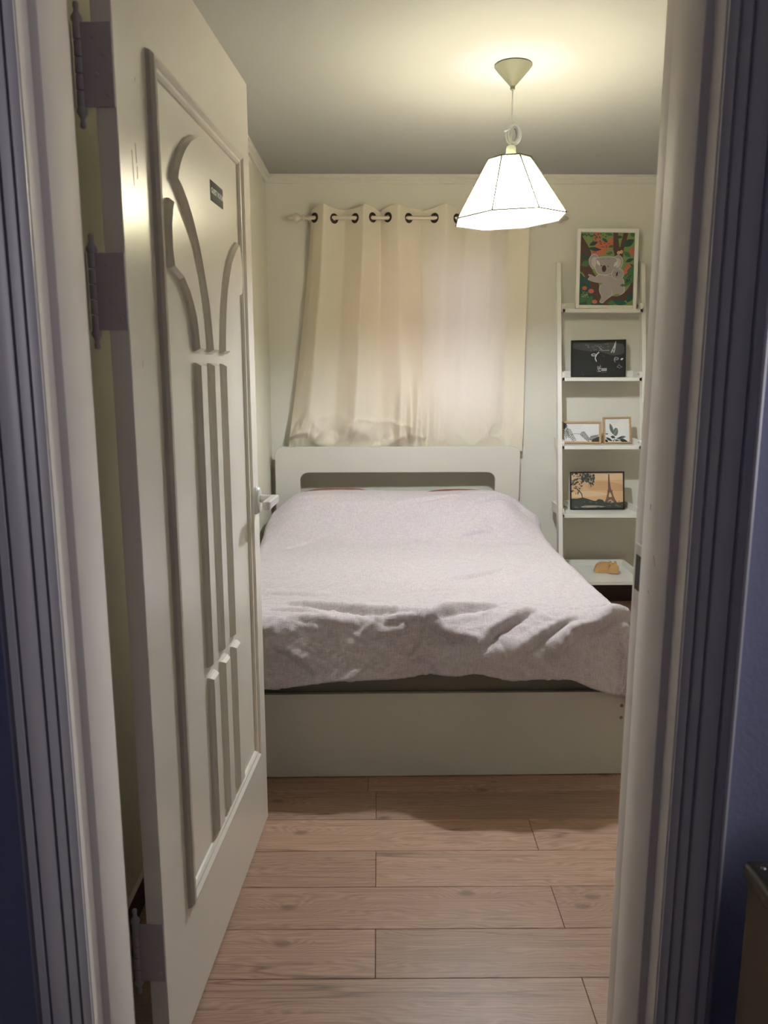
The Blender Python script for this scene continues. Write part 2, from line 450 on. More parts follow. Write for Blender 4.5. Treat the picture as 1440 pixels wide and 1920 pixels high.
# back wall with the window hole
WX0, WX1, WZ0, WZ1 = -0.12, 0.72, 1.05, 2.04
bm = bmesh.new()
for a in ((XL, WX0, 0, CZ), (WX1, XR, 0, CZ), (WX0, WX1, 0, WZ0), (WX0, WX1, WZ1, CZ)):
    box(bm, a[0], a[1], YB, YB + 0.14, a[2], a[3])
struct('wall_back', bm, M['wall'], 'grey green back wall behind the headboard and curtains', 'wall')

# bedroom window
win = empty('window_1', ((WX0 + WX1) / 2, YB + 0.06, WZ0)); tag(win, 'sliding window hidden behind the drawn cream curtains', 'window', kind='structure')
def rel(o, p):
    for v in o.data.vertices: v.co -= p.location
    return o
bm = bmesh.new()
for a in ((WX0, WX0 + .03, WZ0, WZ1), (WX1 - .03, WX1, WZ0, WZ1), (WX0, WX1, WZ0, WZ0 + .03), (WX0, WX1, WZ1 - .03, WZ1)):
    box(bm, a[0], a[1], YB + .04, YB + .12, a[2], a[3])
rel(obj('window_frame', bm, M['pvc'], win), win)
for (a, b_, yy, gm) in ((WX0 + .03, 0.335, .085, 'glass_brown'), (0.30, WX1 - .03, .055, 'glass')):
    bm = bmesh.new(); t = 0.04
    for q in ((a, a + t, WZ0 + .03, WZ1 - .03), (b_ - t, b_, WZ0 + .03, WZ1 - .03), (a + t, b_ - t, WZ0 + .03, WZ0 + .07), (a + t, b_ - t, WZ1 - .07, WZ1 - .03)):
        box(bm, q[0], q[1], YB + yy, YB + yy + .025, q[2], q[3])
    sash = rel(obj('sash', bm, M['pvc'], win), win)
    bm = bmesh.new(); box(bm, a + t, b_ - t, YB + yy + .010, YB + yy + .014, WZ0 + .07, WZ1 - .07)
    rel(obj('pane', bm, M[gm], sash), win)

# wall with the doorway: room side and hall side have different paper
DX0, DX1, DZ = -0.475, 0.457, 2.150
def door_wall(y0, y1, x0, x1):
    b = bmesh.new()
    for a in ((x0, DX0, 0, CZ), (DX1, x1, 0, CZ), (DX0, DX1, DZ, CZ)):
        box(b, a[0], a[1], y0, y1, a[2], a[3])
    return b
struct('wall_front', door_wall(1.16, YR, XL, XR), M['wall'], 'bedroom side of the wall around the doorway', 'wall')
struct('wall_hall', door_wall(YH, 1.16, HXL, HXR), M['hall'], 'blue grey hall side of the wall beside the doorway', 'wall')

# cornice strips
def cornice(p0, p1, inward):
    b = bmesh.new()
    prof = [(0, 0), (0.030, 0), (0.030, -0.012), (0.020, -0.018), (0.020, -0.026), (0.011, -0.032), (0.011, -0.043), (0, -0.043)]
    a0, a1 = [], []
    for d, h in prof:
        a0.append(b.verts.new(Vector(p0) + Vector(inward) * d + Vector((0, 0, h))))
        a1.append(b.verts.new(Vector(p1) + Vector(inward) * d + Vector((0, 0, h))))
    n = len(prof)
    for i in range(n): b.faces.new((a0[i], a0[(i + 1) % n], a1[(i + 1) % n], a1[i]))
    b.faces.new(a0); b.faces.new(list(reversed(a1)))
    bmesh.ops.recalc_face_normals(b, faces=b.faces)
    return b
struct('trim_1', cornice((XL, YB, CZ), (XR, YB, CZ), (0, -1, 0)), M['cornice'], 'cream cornice along the top of the back wall', 'cornice')
struct('trim_2', cornice((XL, YR, CZ), (XL, YB - 0.0305, CZ), (1, 0, 0)), M['cornice'], 'cream cornice along the top of the left wall', 'cornice')
struct('trim_3', cornice((XR, YR, CZ), (XR, YB - 0.0305, CZ), (-1, 0, 0)), M['cornice'], 'cream cornice along the top of the right wall', 'cornice')
M['base'] = paint('dark_baseboard', (0.035, 0.014, 0.010), 0.45, 0.1, 20, 0.2, stretch=(0.2, 1, 1))
for nm, a, lab in (('baseboard_left', (XL, XL + .010, YR, YB), 'dark brown baseboard along the left wall behind the door'),
                   ('baseboard_back', (XL + .011, XR - .011, YB - .010, YB), 'dark brown baseboard along the back wall under the ladder shelf'),
                   ('baseboard_right', (XR - .010, XR, YR, YB), 'dark brown baseboard along the right wall')):
    bm = bmesh.new(); box(bm, *a, 0, 0.078 if nm != 'baseboard_back' else 0.112, 0.002, seg=1); bo = struct(nm, bm, M['base'], lab, 'baseboard')
    zt = 0.078 if nm != 'baseboard_back' else 0.112
    bm = bmesh.new(); box(bm, *a, zt, zt + 0.004); obj('top_bead', bm, M['cornice'], bo)

# ------------------------------------------------------------------ door frame (jambs, head) and hall casing
def extr(bm, poly, z0, z1, mi=0):
    prism(bm, poly, lambda x, y, d: (x, y, d), z0, z1, mi)
jamb_r = [(0.456, 1.062), (0.443, 1.062), (0.440, 1.064), (0.440, 1.100), (0.4295, 1.101), (0.428, 1.103), (0.428, 1.216), (0.4300, 1.219),
          (0.4325, 1.2195), (0.4325, 1.262), (0.4345, 1.266), (0.456, 1.266)]
jamb_l = [(-0.474, 1.062), (-0.456, 1.062), (-0.453, 1.064), (-0.453, 1.098), (-0.4425, 1.099), (-0.441, 1.101), (-0.441, 1.205), (-0.4445, 1.215),
          (-0.460, 1.2155), (-0.460, 1.262), (-0.474, 1.262)]
bm = bmesh.new(); extr(bm, jamb_r, 0, 2.14)
o = struct('trim_4', bm, M['frame'], 'right jamb of the doorway with the latch hole', 'door frame'); smooth_angle(o, 50)
bm = bmesh.new(); box(bm, 0.4308, 0.4332, 1.222, 1.252, 0.97, 1.080, 0.0005, seg=1)
sp = obj('strike_plate', bm, M['frame'], o)
bm = bmesh.new()
for (y, z, h, t) in ((1.185, 1.157, .010, -.001), (1.160, 1.080, .016, .009), (1.175, 1.020, .005, .002)):
    prism(bm, [(y, z), (y + .0016, z), (y + .0012 - t, z - h), (y - t, z - h)], lambda a, b_, d: (d, a, b_), 0.42775, 0.4281)
tag(obj('paint_chip', bm, paint('chipped_enamel', (0.30, 0.27, 0.24), 0.7), o), kind='stuff')
bm = bmesh.new(); box(bm, 0.4301, 0.4313, 1.2235, 1.246, 1.003, 1.062)
obj('latch_hole_dark', bm, M['dark'], sp)  # dark block painted in for the shade inside the hole
bm = bmesh.new(); extr(bm, jamb_l, 0, 2.14)
o = struct('trim_5', bm, M['frame'], 'left jamb of the doorway where the door hangs', 'door frame'); smooth_angle(o, 50)
bm = bmesh.new(); box(bm, -0.474, 0.456, 1.062, 1.262, 2.12, 2.148, 0.002, seg=1)
struct('trim_6', bm, M['frame'], 'head of the door frame above the opening', 'door frame')

# casing profile: w runs outward from the opening, p is how far it stands out of the hall wall
cas = [(0, 0), (0, .003), (.005, .005), (.012, .011), (.016, .008), (.020, .013), (.030, .019), (.034, .015), (.038, .021), (.052, .030), (.060, .033), (.063, .028),
       (.067, .034), (.078, .038), (.081, .033), (.086, .037), (.092, .035), (.094, .030), (.094, 0)]
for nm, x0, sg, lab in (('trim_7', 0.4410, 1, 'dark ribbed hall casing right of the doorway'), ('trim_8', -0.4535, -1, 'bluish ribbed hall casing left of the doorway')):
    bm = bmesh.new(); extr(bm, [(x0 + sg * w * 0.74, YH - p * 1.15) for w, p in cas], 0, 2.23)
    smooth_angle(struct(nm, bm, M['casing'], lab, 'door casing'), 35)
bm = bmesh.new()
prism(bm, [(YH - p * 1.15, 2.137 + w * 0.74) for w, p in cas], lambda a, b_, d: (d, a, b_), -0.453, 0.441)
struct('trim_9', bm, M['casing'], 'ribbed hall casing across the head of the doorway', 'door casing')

# ------------------------------------------------------------------ hall
HW = (0.46, 0.99, 0.95, 2.15)      # unseen window added to light the hall: y0, y1, z0, z1 in the right hall wall
bm = bmesh.new(); box(bm, HXL - .1, HXR + .1, HYB - .1, YR - 0.192, -0.10, 0.0)
struct('floor_hall', bm, M['hallfloor'], 'dark hall floor in front of the doorway', 'floor')
bm = bmesh.new(); box(bm, HXL - .1, HXR + .1, HYB - .1, YR - 0.1, CZ, CZ + .1)
struct('ceiling_hall', bm, M['ceil'], 'hall ceiling in front of the doorway', 'ceiling')
bm = bmesh.new(); box(bm, HXL - .1, HXL, HYB - .1, YH + .1, 0, CZ)
struct('wall_hall_left', bm, M['hall'], 'left hall wall', 'wall')
bm = bmesh.new(); box(bm, HXL, HXR, HYB - .1, HYB, 0, CZ)
struct('wall_hall_back', bm, M['hall'], 'hall wall facing the doorway', 'wall')
bm = bmesh.new()
for a in ((HYB, HW[0], 0, CZ), (HW[1], YH + .1, 0, CZ), (HW[0], HW[1], 0, HW[2]), (HW[0], HW[1], HW[3], CZ)):
    box(bm, HXR, HXR + .1, a[0], a[1], a[2], a[3])
struct('wall_hall_right', bm, M['hall'], 'right hall wall with the added window', 'wall')
win2 = empty('window_added', (HXR + .05, (HW[0] + HW[1]) / 2, HW[2])); tag(win2, 'unseen window added in the right hall wall to light the hall', 'window', kind='structure')
bm = bmesh.new()
for a in ((HW[0], HW[0] + .05, HW[2], HW[3]), (HW[1] - .05, HW[1], HW[2], HW[3]), (HW[0], HW[1], HW[2], HW[2] + .05), (HW[0], HW[1], HW[3] - .05, HW[3])):
    box(bm, HXR + .03, HXR + .08, a[0], a[1], a[2], a[3])
rel(obj('window_frame', bm, M['pvc'], win2), win2)

def portal(name, loc, rot, sx, sy):
    l = bpy.data.lights.new(name, 'AREA'); l.shape = 'RECTANGLE'; l.size = sx; l.size_y = sy
    l.cycles.is_portal = True
    o = bpy.data.objects.new(name, l); link(o); o.location = loc; o.rotation_euler = rot
portal('window_portal', ((WX0 + WX1) / 2, YB + .16, (WZ0 + WZ1) / 2), (radians(-90), 0, 0), WX1 - WX0, WZ1 - WZ0)
portal('hall_portal', (HXR + .12, (HW[0] + HW[1]) / 2, (HW[2] + HW[3]) / 2), (0, radians(90), 0), HW[3] - HW[2], HW[1] - HW[0])

# ================================================================== THE DOOR
DW, DH, DT = 0.897, 2.092, 0.033
FREE = Vector((-0.342, 2.177)); DD = Vector((0.068, 0.998)).normalized()
HINGE = FREE - DD * DW
rz = atan2(DD.y, DD.x) - pi / 2       # local +Y runs from hinge to free edge, local +X is the face we see
door = empty('door_1', (HINGE.x, HINGE.y, 0.008), rz); tag(door, 'open cream door with a carved tulip pattern, swung into the bedroom', 'door', kind='structure')
bm = bmesh.new(); box(bm, -DT, 0, 0, DW, 0, DH, 0.0018)
obj('door_leaf', bm, M['door'], door)
def dfn(a, b_, d): return (d, DW + a, b_ - 0.008)       # a measured from the free edge (negative), b height, d proud
# panel moulding, four mitred strips
px0, px1, pz0, pz1, mw = -0.758, -0.112, 0.268, 1.900, 0.034
prof = [(0, 0.0), (0.002, 0.007), (0.007, 0.013), (0.013, 0.0145), (0.018, 0.011), (0.021, 0.0085), (0.027, 0.0080), (0.032, 0.004), (0.034, 0.0)]
cor = [((px0, pz0), (1, 1)), ((px1, pz0), (-1, 1)), ((px1, pz1), (-1, -1)), ((px0, pz1), (1, -1))]
for i in range(4):
    (c0, s0), (c1, s1) = cor[i], cor[(i + 1) % 4]
    bm = bmesh.new(); A = []; B = []
    for w, p in prof:
        A.append(bm.verts.new(dfn(c0[0] + s0[0] * w, c0[1] + s0[1] * w, p))); B.append(bm.verts.new(dfn(c1[0] + s1[0] * w, c1[1] + s1[1] * w, p)))
    for k in range(len(prof) - 1): bm.faces.new((A[k], A[k + 1], B[k + 1], B[k]))
    bm.faces.new(A); bm.faces.new(B); bm.faces.new((A[0], A[-1], B[-1], B[0]))
    bmesh.ops.recalc_face_normals(bm, faces=bm.faces)
    obj('panel_moulding', bm, M['door'], door)
CU = -0.436
def mirror(p): return [(2 * CU - a, b_) for a, b_ in reversed(p)]
def raised(name, poly):
    b = bmesh.new(); prism(b, poly, dfn, -0.001, 0.0145, bevel=0.0065)
    return obj(name, b, M['door'], door)
mid = [(-0.461, 1.402), (-0.466, 1.43), (-0.473, 1.475), (-0.484, 1.505), (-0.496, 1.533), (-0.515, 1.572), (-0.536, 1.608), (-0.556, 1.635), (-0.578, 1.660), (-0.602, 1.681), (-0.630, 1.700),
       (-0.661, 1.713), (-0.652, 1.733), (-0.637, 1.753), (-0.618, 1.773), (-0.594, 1.792), (-0.562, 1.812), (-0.525, 1.828), (-0.482, 1.839), (CU, 1.843)]
raised('tulip_petal', mid + mirror(mid)[1:])
left = [(-0.562, 1.402), (-0.564, 1.43), (-0.576, 1.465), (-0.592, 1.490), (-0.612, 1.512), (-0.644, 1.534), (-0.700, 1.549), (-0.708, 1.585), (-0.706, 1.625), (-0.697, 1.655), (-0.684, 1.676),
        (-0.655, 1.662), (-0.625, 1.643), (-0.594, 1.618), (-0.568, 1.585), (-0.546, 1.550), (-0.528, 1.505), (-0.517, 1.46), (-0.512, 1.43), (-0.510, 1.402)]
raised('tulip_petal', left); raised('tulip_petal', mirror(left))
for z0, z1 in ((0.716, 1.380), (0.312, 0.692)):
    for a0 in (-0.562, CU - 0.026, CU + 0.074):
        raised('raised_bar', [(a0, z0), (a0 + 0.052, z0), (a0 + 0.052, z1), (a0, z1)])

# scratches on the stile (thin worn marks)
bm = bmesh.new()
for (a, z, l, t) in ((-0.842, 1.715, .055, .02), (-0.825, 1.73, .03, .01), (-0.822, 1.695, .02, -.01), (-0.845, 1.38, .012, 0), (-0.812, 1.835, .006, 0)):
    pts = [(a - .0008, z), (a + .0004, z), (a + .0008 + t * .1, z - l), (a - .0002 + t * .1, z - l)]
    prism(bm, pts, dfn, 0, 0.0003)
tag(obj('paint_scratch', bm, paint('scratched_primer', (0.42, 0.39, 0.36), 0.7), door), kind='stuff')

# hinges
for hz in (1.822, 1.487, 0.282):
    hr = empty('hinge', (0, 0, hz - 0.008), 0, door)
    HL = 0.060
    bm = bmesh.new(); box(bm, -0.052, -0.0005, -0.0035, 0.0, -HL, HL, 0.0006, seg=1)       # leaf on the door edge, reaching out to the barrel
    box(bm, -0.072, -0.064, -0.040, 0.0, -HL, HL, 0.0005, seg=1)                           # leaf on the jamb
    obj('hinge_leaf', bm, M['hinge'], hr)
    bm = bmesh.new(); c = (-0.054, 0.000, 0); R = 0.0068
    e = [(0.0012, HL + .030), (0.004, HL + .029), (0.0048, HL + .024), (0.0035, HL + .018), (0.0045, HL + .014), (0.0085, HL + .008), (0.0085, HL + .004), (R, HL)]
    lathe(bm, [(r, -h) for r, h in e] + [(R, -HL + .001)], c, 16)
    lathe(bm, [(R, HL - .001)] + [(r, h) for r, h in reversed(e)], c, 16)
    obj('finial', bm, M['hinge'], hr, smooth=True)
    for k in range(5):
        bm = bmesh.new(); z0 = -HL + k * HL * 0.4 + .0009; z1 = z0 + HL * 0.4 - .0018
        lathe(bm, [(R - .0008, z0), (R, z0 + .001), (R, z1 - .001), (R - .0008, z1)], c, 16)
        smooth_angle(obj('knuckle', bm, M['hinge'], hr), 50)
    for k, (sx, szz) in enumerate(((-0.030, .040), (-0.014, .014), (-0.026, -.015), (-0.010, -.042))):
        bm = bmesh.new(); lathe(bm, [(0.0034, -.0037), (0.0034, -.0044), (0.0022, -.0050), (0.0010, -.0050), (0.0010, -.0040)], (sx, 0, szz), 12, 'Y')
        for v in bm.verts: pass
        obj('screw', bm, M['hinge'], hr, smooth=True)

# lever handle
hd = empty('door_handle', (0.0, DW - 0.047, 1.000), 0, door)
bm = bmesh.new()
prof_r = [(0.0, 0.030, 0.041), (0.006, 0.030, 0.041), (0.009, 0.028, 0.039), (0.0095, 0.026, 0.037), (0.014, 0.024, 0.035), (0.016, 0.021, 0.032)]
rings = [[bm.verts.new((x, ry * cos(2 * pi * i / 32), rz_ * sin(2 * pi * i / 32))) for i in range(32)] for x, ry, rz_ in prof_r]
for a, b_ in zip(rings, rings[1:]):
    for i in range(32): bm.faces.new((a[i], a[(i + 1) % 32], b_[(i + 1) % 32], b_[i]))
bm.faces.new(rings[-1]); bm.faces.new(list(reversed(rings[0])))
smooth_angle(obj('rosette', bm, M['handle'], hd), 35)
bm = bmesh.new(); lathe(bm, [(0.0115, 0.014), (0.011, 0.03), (0.0105, 0.062)], (0, 0, 0.004), 20, 'X')
smooth_angle(obj('neck', bm, M['handle'], hd), 50)
bm = bmesh.new()
g = bmesh.new(); box(g, 0.044, 0.066, -0.112, 0.013, -0.009, 0.014, 0.0045, seg=3); merge(bm, g)
smooth_angle(obj('lever', bm, M['handle'], hd), 40)
bm = bmesh.new(); lathe(bm, [(0.0045, 0.0130), (0.0045, 0.0138), (0.002, 0.0140), (0.002, 0.0125)], (0.055, 0, 0.0025), 16, 'Y')
obj('lever_screw', bm, M['bolt'], hd)

# GUEST ROOM sign on the door: a thing of its own
sa, sz = -0.458, 1.7435
sgn = empty('door_sign', (0, 0, 0), rz)
def dworld(a, z, d):
    return Vector((HINGE.x, HINGE.y, 0)) + Matrix.Rotation(rz, 3, 'Z') @ Vector((d, DW + a, z))
sgn.location = dworld(-0.388, sz, 0.0006)
tag(sgn, 'small black GUEST ROOM plate fixed to the cream door', 'sign')
bm = bmesh.new(); g = bmesh.new(); box(g, 0.0, 0.015, -0.052, 0.052, -0.0225, 0.0225, 0.0035, seg=2); merge(bm, g)
smooth_angle(obj('plate', bm, M['black'], sgn), 40)
def text_mesh(s, size, name, mat, parent, loc, rot, ext=0.0002, spacing=1.0):
    cu = bpy.data.curves.new(name, 'FONT'); cu.body = s; cu.size = size; cu.extrude = ext
    cu.align_x = 'CENTER'; cu.align_y = 'CENTER'; cu.space_character = spacing; cu.offset = size * 0.012
    t = bpy.data.objects.new(name, cu); COL.objects.link(t)
    dg = bpy.context.evaluated_depsgraph_get(); me = bpy.data.meshes.new_from_object(t.evaluated_get(dg))
    bpy.data.objects.remove(t)
    me.materials.clear(); me.materials.append(mat)
    o = bpy.data.objects.new(name, me); link(o, parent); o.location = loc; o.rotation_euler = rot
    return o
text_mesh('GUEST ROOM', 0.0152, 'lettering', M['white_print'], sgn, (0.0153, 0.001, 0), (radians(90), 0, radians(90)))

# ================================================================== THE BED
BROT = radians(0.8)
bed = empty('bed', (0.1125, 4.344, 0), BROT)
tag(bed, 'low cream panel bed with a slotted rounded headboard under the window', 'bed')
HW2 = 0.6965
bm = bmesh.new()
outer = rrect(-HW2, HW2, 0.002, 0.945, 0.045, 8)
inner = rrect(-0.555, 0.555, 0.50, 0.798, 0.045, 8)
def frame_prism(bm, outer, inner, y0, y1, bev=0.003):
    outer = ccw(outer); inner = ccw(inner)
    loops = []
    for pl, sgn_ in ((outer, 1), (inner, -1)):
        q = inset(pl, bev * sgn_)
        loops.append([[bm.verts.new((x, yy, z)) for x, z in pp] for pp, yy in ((q, y0), (pl, y0 + bev), (pl, y1 - bev), (q, y1))])
    n = len(outer)
    for L_ in loops:
        for u, v in zip(L_, L_[1:]):
            for i in range(n): bm.faces.new((u[i], u[(i + 1) % n], v[(i + 1) % n], v[i]))
    for k in (0, 3):
        for i in range(n): bm.faces.new((loops[0][k][i], loops[0][k][(i + 1) % n], loops[1][k][(i + 1) % n], loops[1][k][i]))
    bmesh.ops.recalc_face_normals(bm, faces=bm.faces)
frame_prism(bm, outer, inner, 0.0, 0.022)
smooth_angle(obj('headboard', bm, M['bed'], bed), 30)
bm = bmesh.new(); box(bm, -HW2, HW2, -1.920, -1.902, 0.003, 0.302, 0.0015)
obj('footboard', bm, M['bed'], bed)
for sx in (-1, 1):
    bm = bmesh.new(); box(bm, sx * (HW2 - .001) - (.018 if sx > 0 else 0), sx * (HW2 - .001) + (.018 if sx < 0 else 0), -1.901, -0.001, 0.02, 0.301, 0.0015)
    obj('side_rail', bm, M['bed'], bed)
bm = bmesh.new(); box(bm, -0.676, 0.676, -1.900, -0.002, 0.185, 0.205)
obj('slat_base', bm, M['bed'], bed)
for z in (0.252, 0.209):
    bm = bmesh.new(); lathe(bm, [(0.0062, 0.0), (0.0062, -.0012), (0.0048, -.0018), (0.0022, -.0018), (0.0018, -.0006)], (0.683, -1.9195, z), 20, 'Y')
    obj('bolt', bm, M['bolt'], bed)

mat_o = empty('mattress', (0.1125, 4.344, 0.206), BROT); tag(mat_o, 'thick mattress in dark olive cloth under the duvet', 'mattress')
bm = bmesh.new(); g = bmesh.new(); box(g, -0.690, 0.690, -1.892, -0.010, 0.0, 0.262, 0.035, seg=4); merge(bm, g)
smooth_angle(obj('mattress_core', bm, M['mattress'], mat_o), 60)
for z in (0.035, 0.230):
    bm = bmesh.new(); tube(bm, [(x, y, z) for x, y in rrect(-0.691, 0.691, -1.893, -0.009, 0.035, 5)], 0.005, 6, closed=True)
    obj('piping', bm, M['mattress'], mat_o, smooth=True)

# pillows under the duvet
def pillow_mesh(w, d, h):
    n = 28; us = np.linspace(-1, 1, n); U, V = np.meshgrid(us, us, indexing='ij')
    th = h * np.clip((1 - np.abs(U) ** 2.6), 0, 1) ** 0.5 * np.clip((1 - np.abs(V) ** 2.6), 0, 1) ** 0.5
    X = U * w / 2 * (1 - 0.05 * V ** 2); Y = V * d / 2 * (1 - 0.05 * U ** 2)
    b = bmesh.new()
    for sg in (1, -1):
        vs = [[b.verts.new((X[i, j], Y[i, j], sg * th[i, j] * (0.62 if sg > 0 else 0.38) + h * 0.38)) for j in range(n)] for i in range(n)]
        for i in range(n - 1):
            for j in range(n - 1):
                f = (vs[i][j], vs[i + 1][j], vs[i + 1][j + 1], vs[i][j + 1]); b.faces.new(f if sg > 0 else f[::-1])
    bmesh.ops.remove_doubles(b, verts=b.verts, dist=1e-5)
    return b
p1 = obj('pillow', pillow_mesh(0.60, 0.32, 0.22), M['pillow'], smooth=True); p1.location = (-0.215, 4.172, 0.512); p1.rotation_euler = (radians(8), 0, 0)
tag(p1, 'rust brown pillow at the left end of the headboard, nearly covered by the duvet', 'pillow', 'pillows under the duvet')
p2 = p1.copy(); COL.objects.link(p2); p2.location = (0.44, 4.172, 0.505)
p2['label'] = 'rust brown pillow at the right end of the headboard, nearly covered by the duvet'

# duvet
STROKES = [
([(-0.079, 3.85), (0.138, 3.87), (0.328, 3.93), (0.41, 3.95)], 0.010, 0.022),
([(0.465, 3.835), (0.616, 3.904), (0.738, 3.92), (0.848, 3.90), (0.887, 3.87)], 0.022, 0.020),
([(0.369, 3.561), (0.464, 3.606), (0.542, 3.617)], 0.013, 0.018),
([(0.224, 2.815), (0.356, 2.907), (0.479, 3.026)], 0.011, 0.018),
([(0.06, 2.728), (0.235, 2.71), (0.433, 2.725)], 0.004, 0.02),
([(0.781, 3.53), (0.844, 3.586), (0.889, 3.615)], 0.012, 0.015),
([(-0.445, 3.95), (-0.364, 3.93), (-0.283, 3.95)], 0.010, 0.02),
([(-0.611, 3.80), (-0.363, 3.83), (-0.083, 3.86)], 0.010, 0.025),
([(-0.465, 3.457), (-0.268, 3.624), (-0.05, 3.712)], 0.007, 0.02),
([(-0.436, 2.838), (-0.312, 2.819), (-0.158, 2.764)], 0.008, 0.02),
([(-0.321, 2.714), (-0.196, 2.6), (-0.094, 2.507), (0.018, 2.488), (0.123, 2.474)], 0.020, 0.028),
([(0.123, 2.441), (0.192, 2.464), (0.306, 2.477), (0.4, 2.505)], 0.022, 0.030),
([(0.158, 2.441), (0.246, 2.386), (0.317, 2.338)], 0.024, 0.026),
([(0.317, 2.316), (0.36, 2.367), (0.438, 2.422), (0.523, 2.477)], 0.022, 0.024),
([(0.423, 2.301), (0.493, 2.348), (0.562, 2.385), (0.648, 2.422)], 0.020, 0.024),
([(0.546, 2.31), (0.649, 2.385), (0.761, 2.44), (0.821, 2.462)], 0.030, 0.022),
([(0.01, 2.437), (0.071, 2.451), (0.14, 2.446)], 0.014, 0.018),
([(-0.051, 2.391), (0.018, 2.396), (0.088, 2.405)], 0.010, 0.014),
([(-0.311, 2.479), (-0.208, 2.46), (-0.138, 2.437), (-0.077, 2.433)], 0.013, 0.020),
([(-0.366, 2.397), (-0.297, 2.36), (-0.245, 2.314), (-0.219, 2.281)], 0.015, 0.020),
([(-0.374, 2.601), (-0.277, 2.57), (-0.172, 2.488)], 0.010, 0.018),
([(0.716, 2.532), (0.75, 2.485), (0.819, 2.485)], 0.010, 0.016),
([(0.505, 3.99), (0.599, 3.97), (0.682, 3.98)], 0.008, 0.014)]

def fbm(x, y, sx, sy, seed, octaves=3):
    out = np.zeros(x.shape)
    rs = np.random.RandomState(seed)
    amp = 1.0
    for o_ in range(octaves):
        G = rs.rand(64, 64)
        u = x * sx * 2 ** o_ + 17.3 * o_; v = y * sy * 2 ** o_ + 9.1 * o_
        iu = np.floor(u).astype(int); iv = np.floor(v).astype(int); fu = u - iu; fv = v - iv
        fu = fu * fu * (3 - 2 * fu); fv = fv * fv * (3 - 2 * fv)
        g_ = lambda a, b_: G[a % 64, b_ % 64]
        out += amp * ((g_(iu, iv) * (1 - fu) + g_(iu + 1, iv) * fu) * (1 - fv) + (g_(iu, iv + 1) * (1 - fu) + g_(iu + 1, iv + 1) * fu) * fv - 0.5)
        amp *= 0.5
    return out

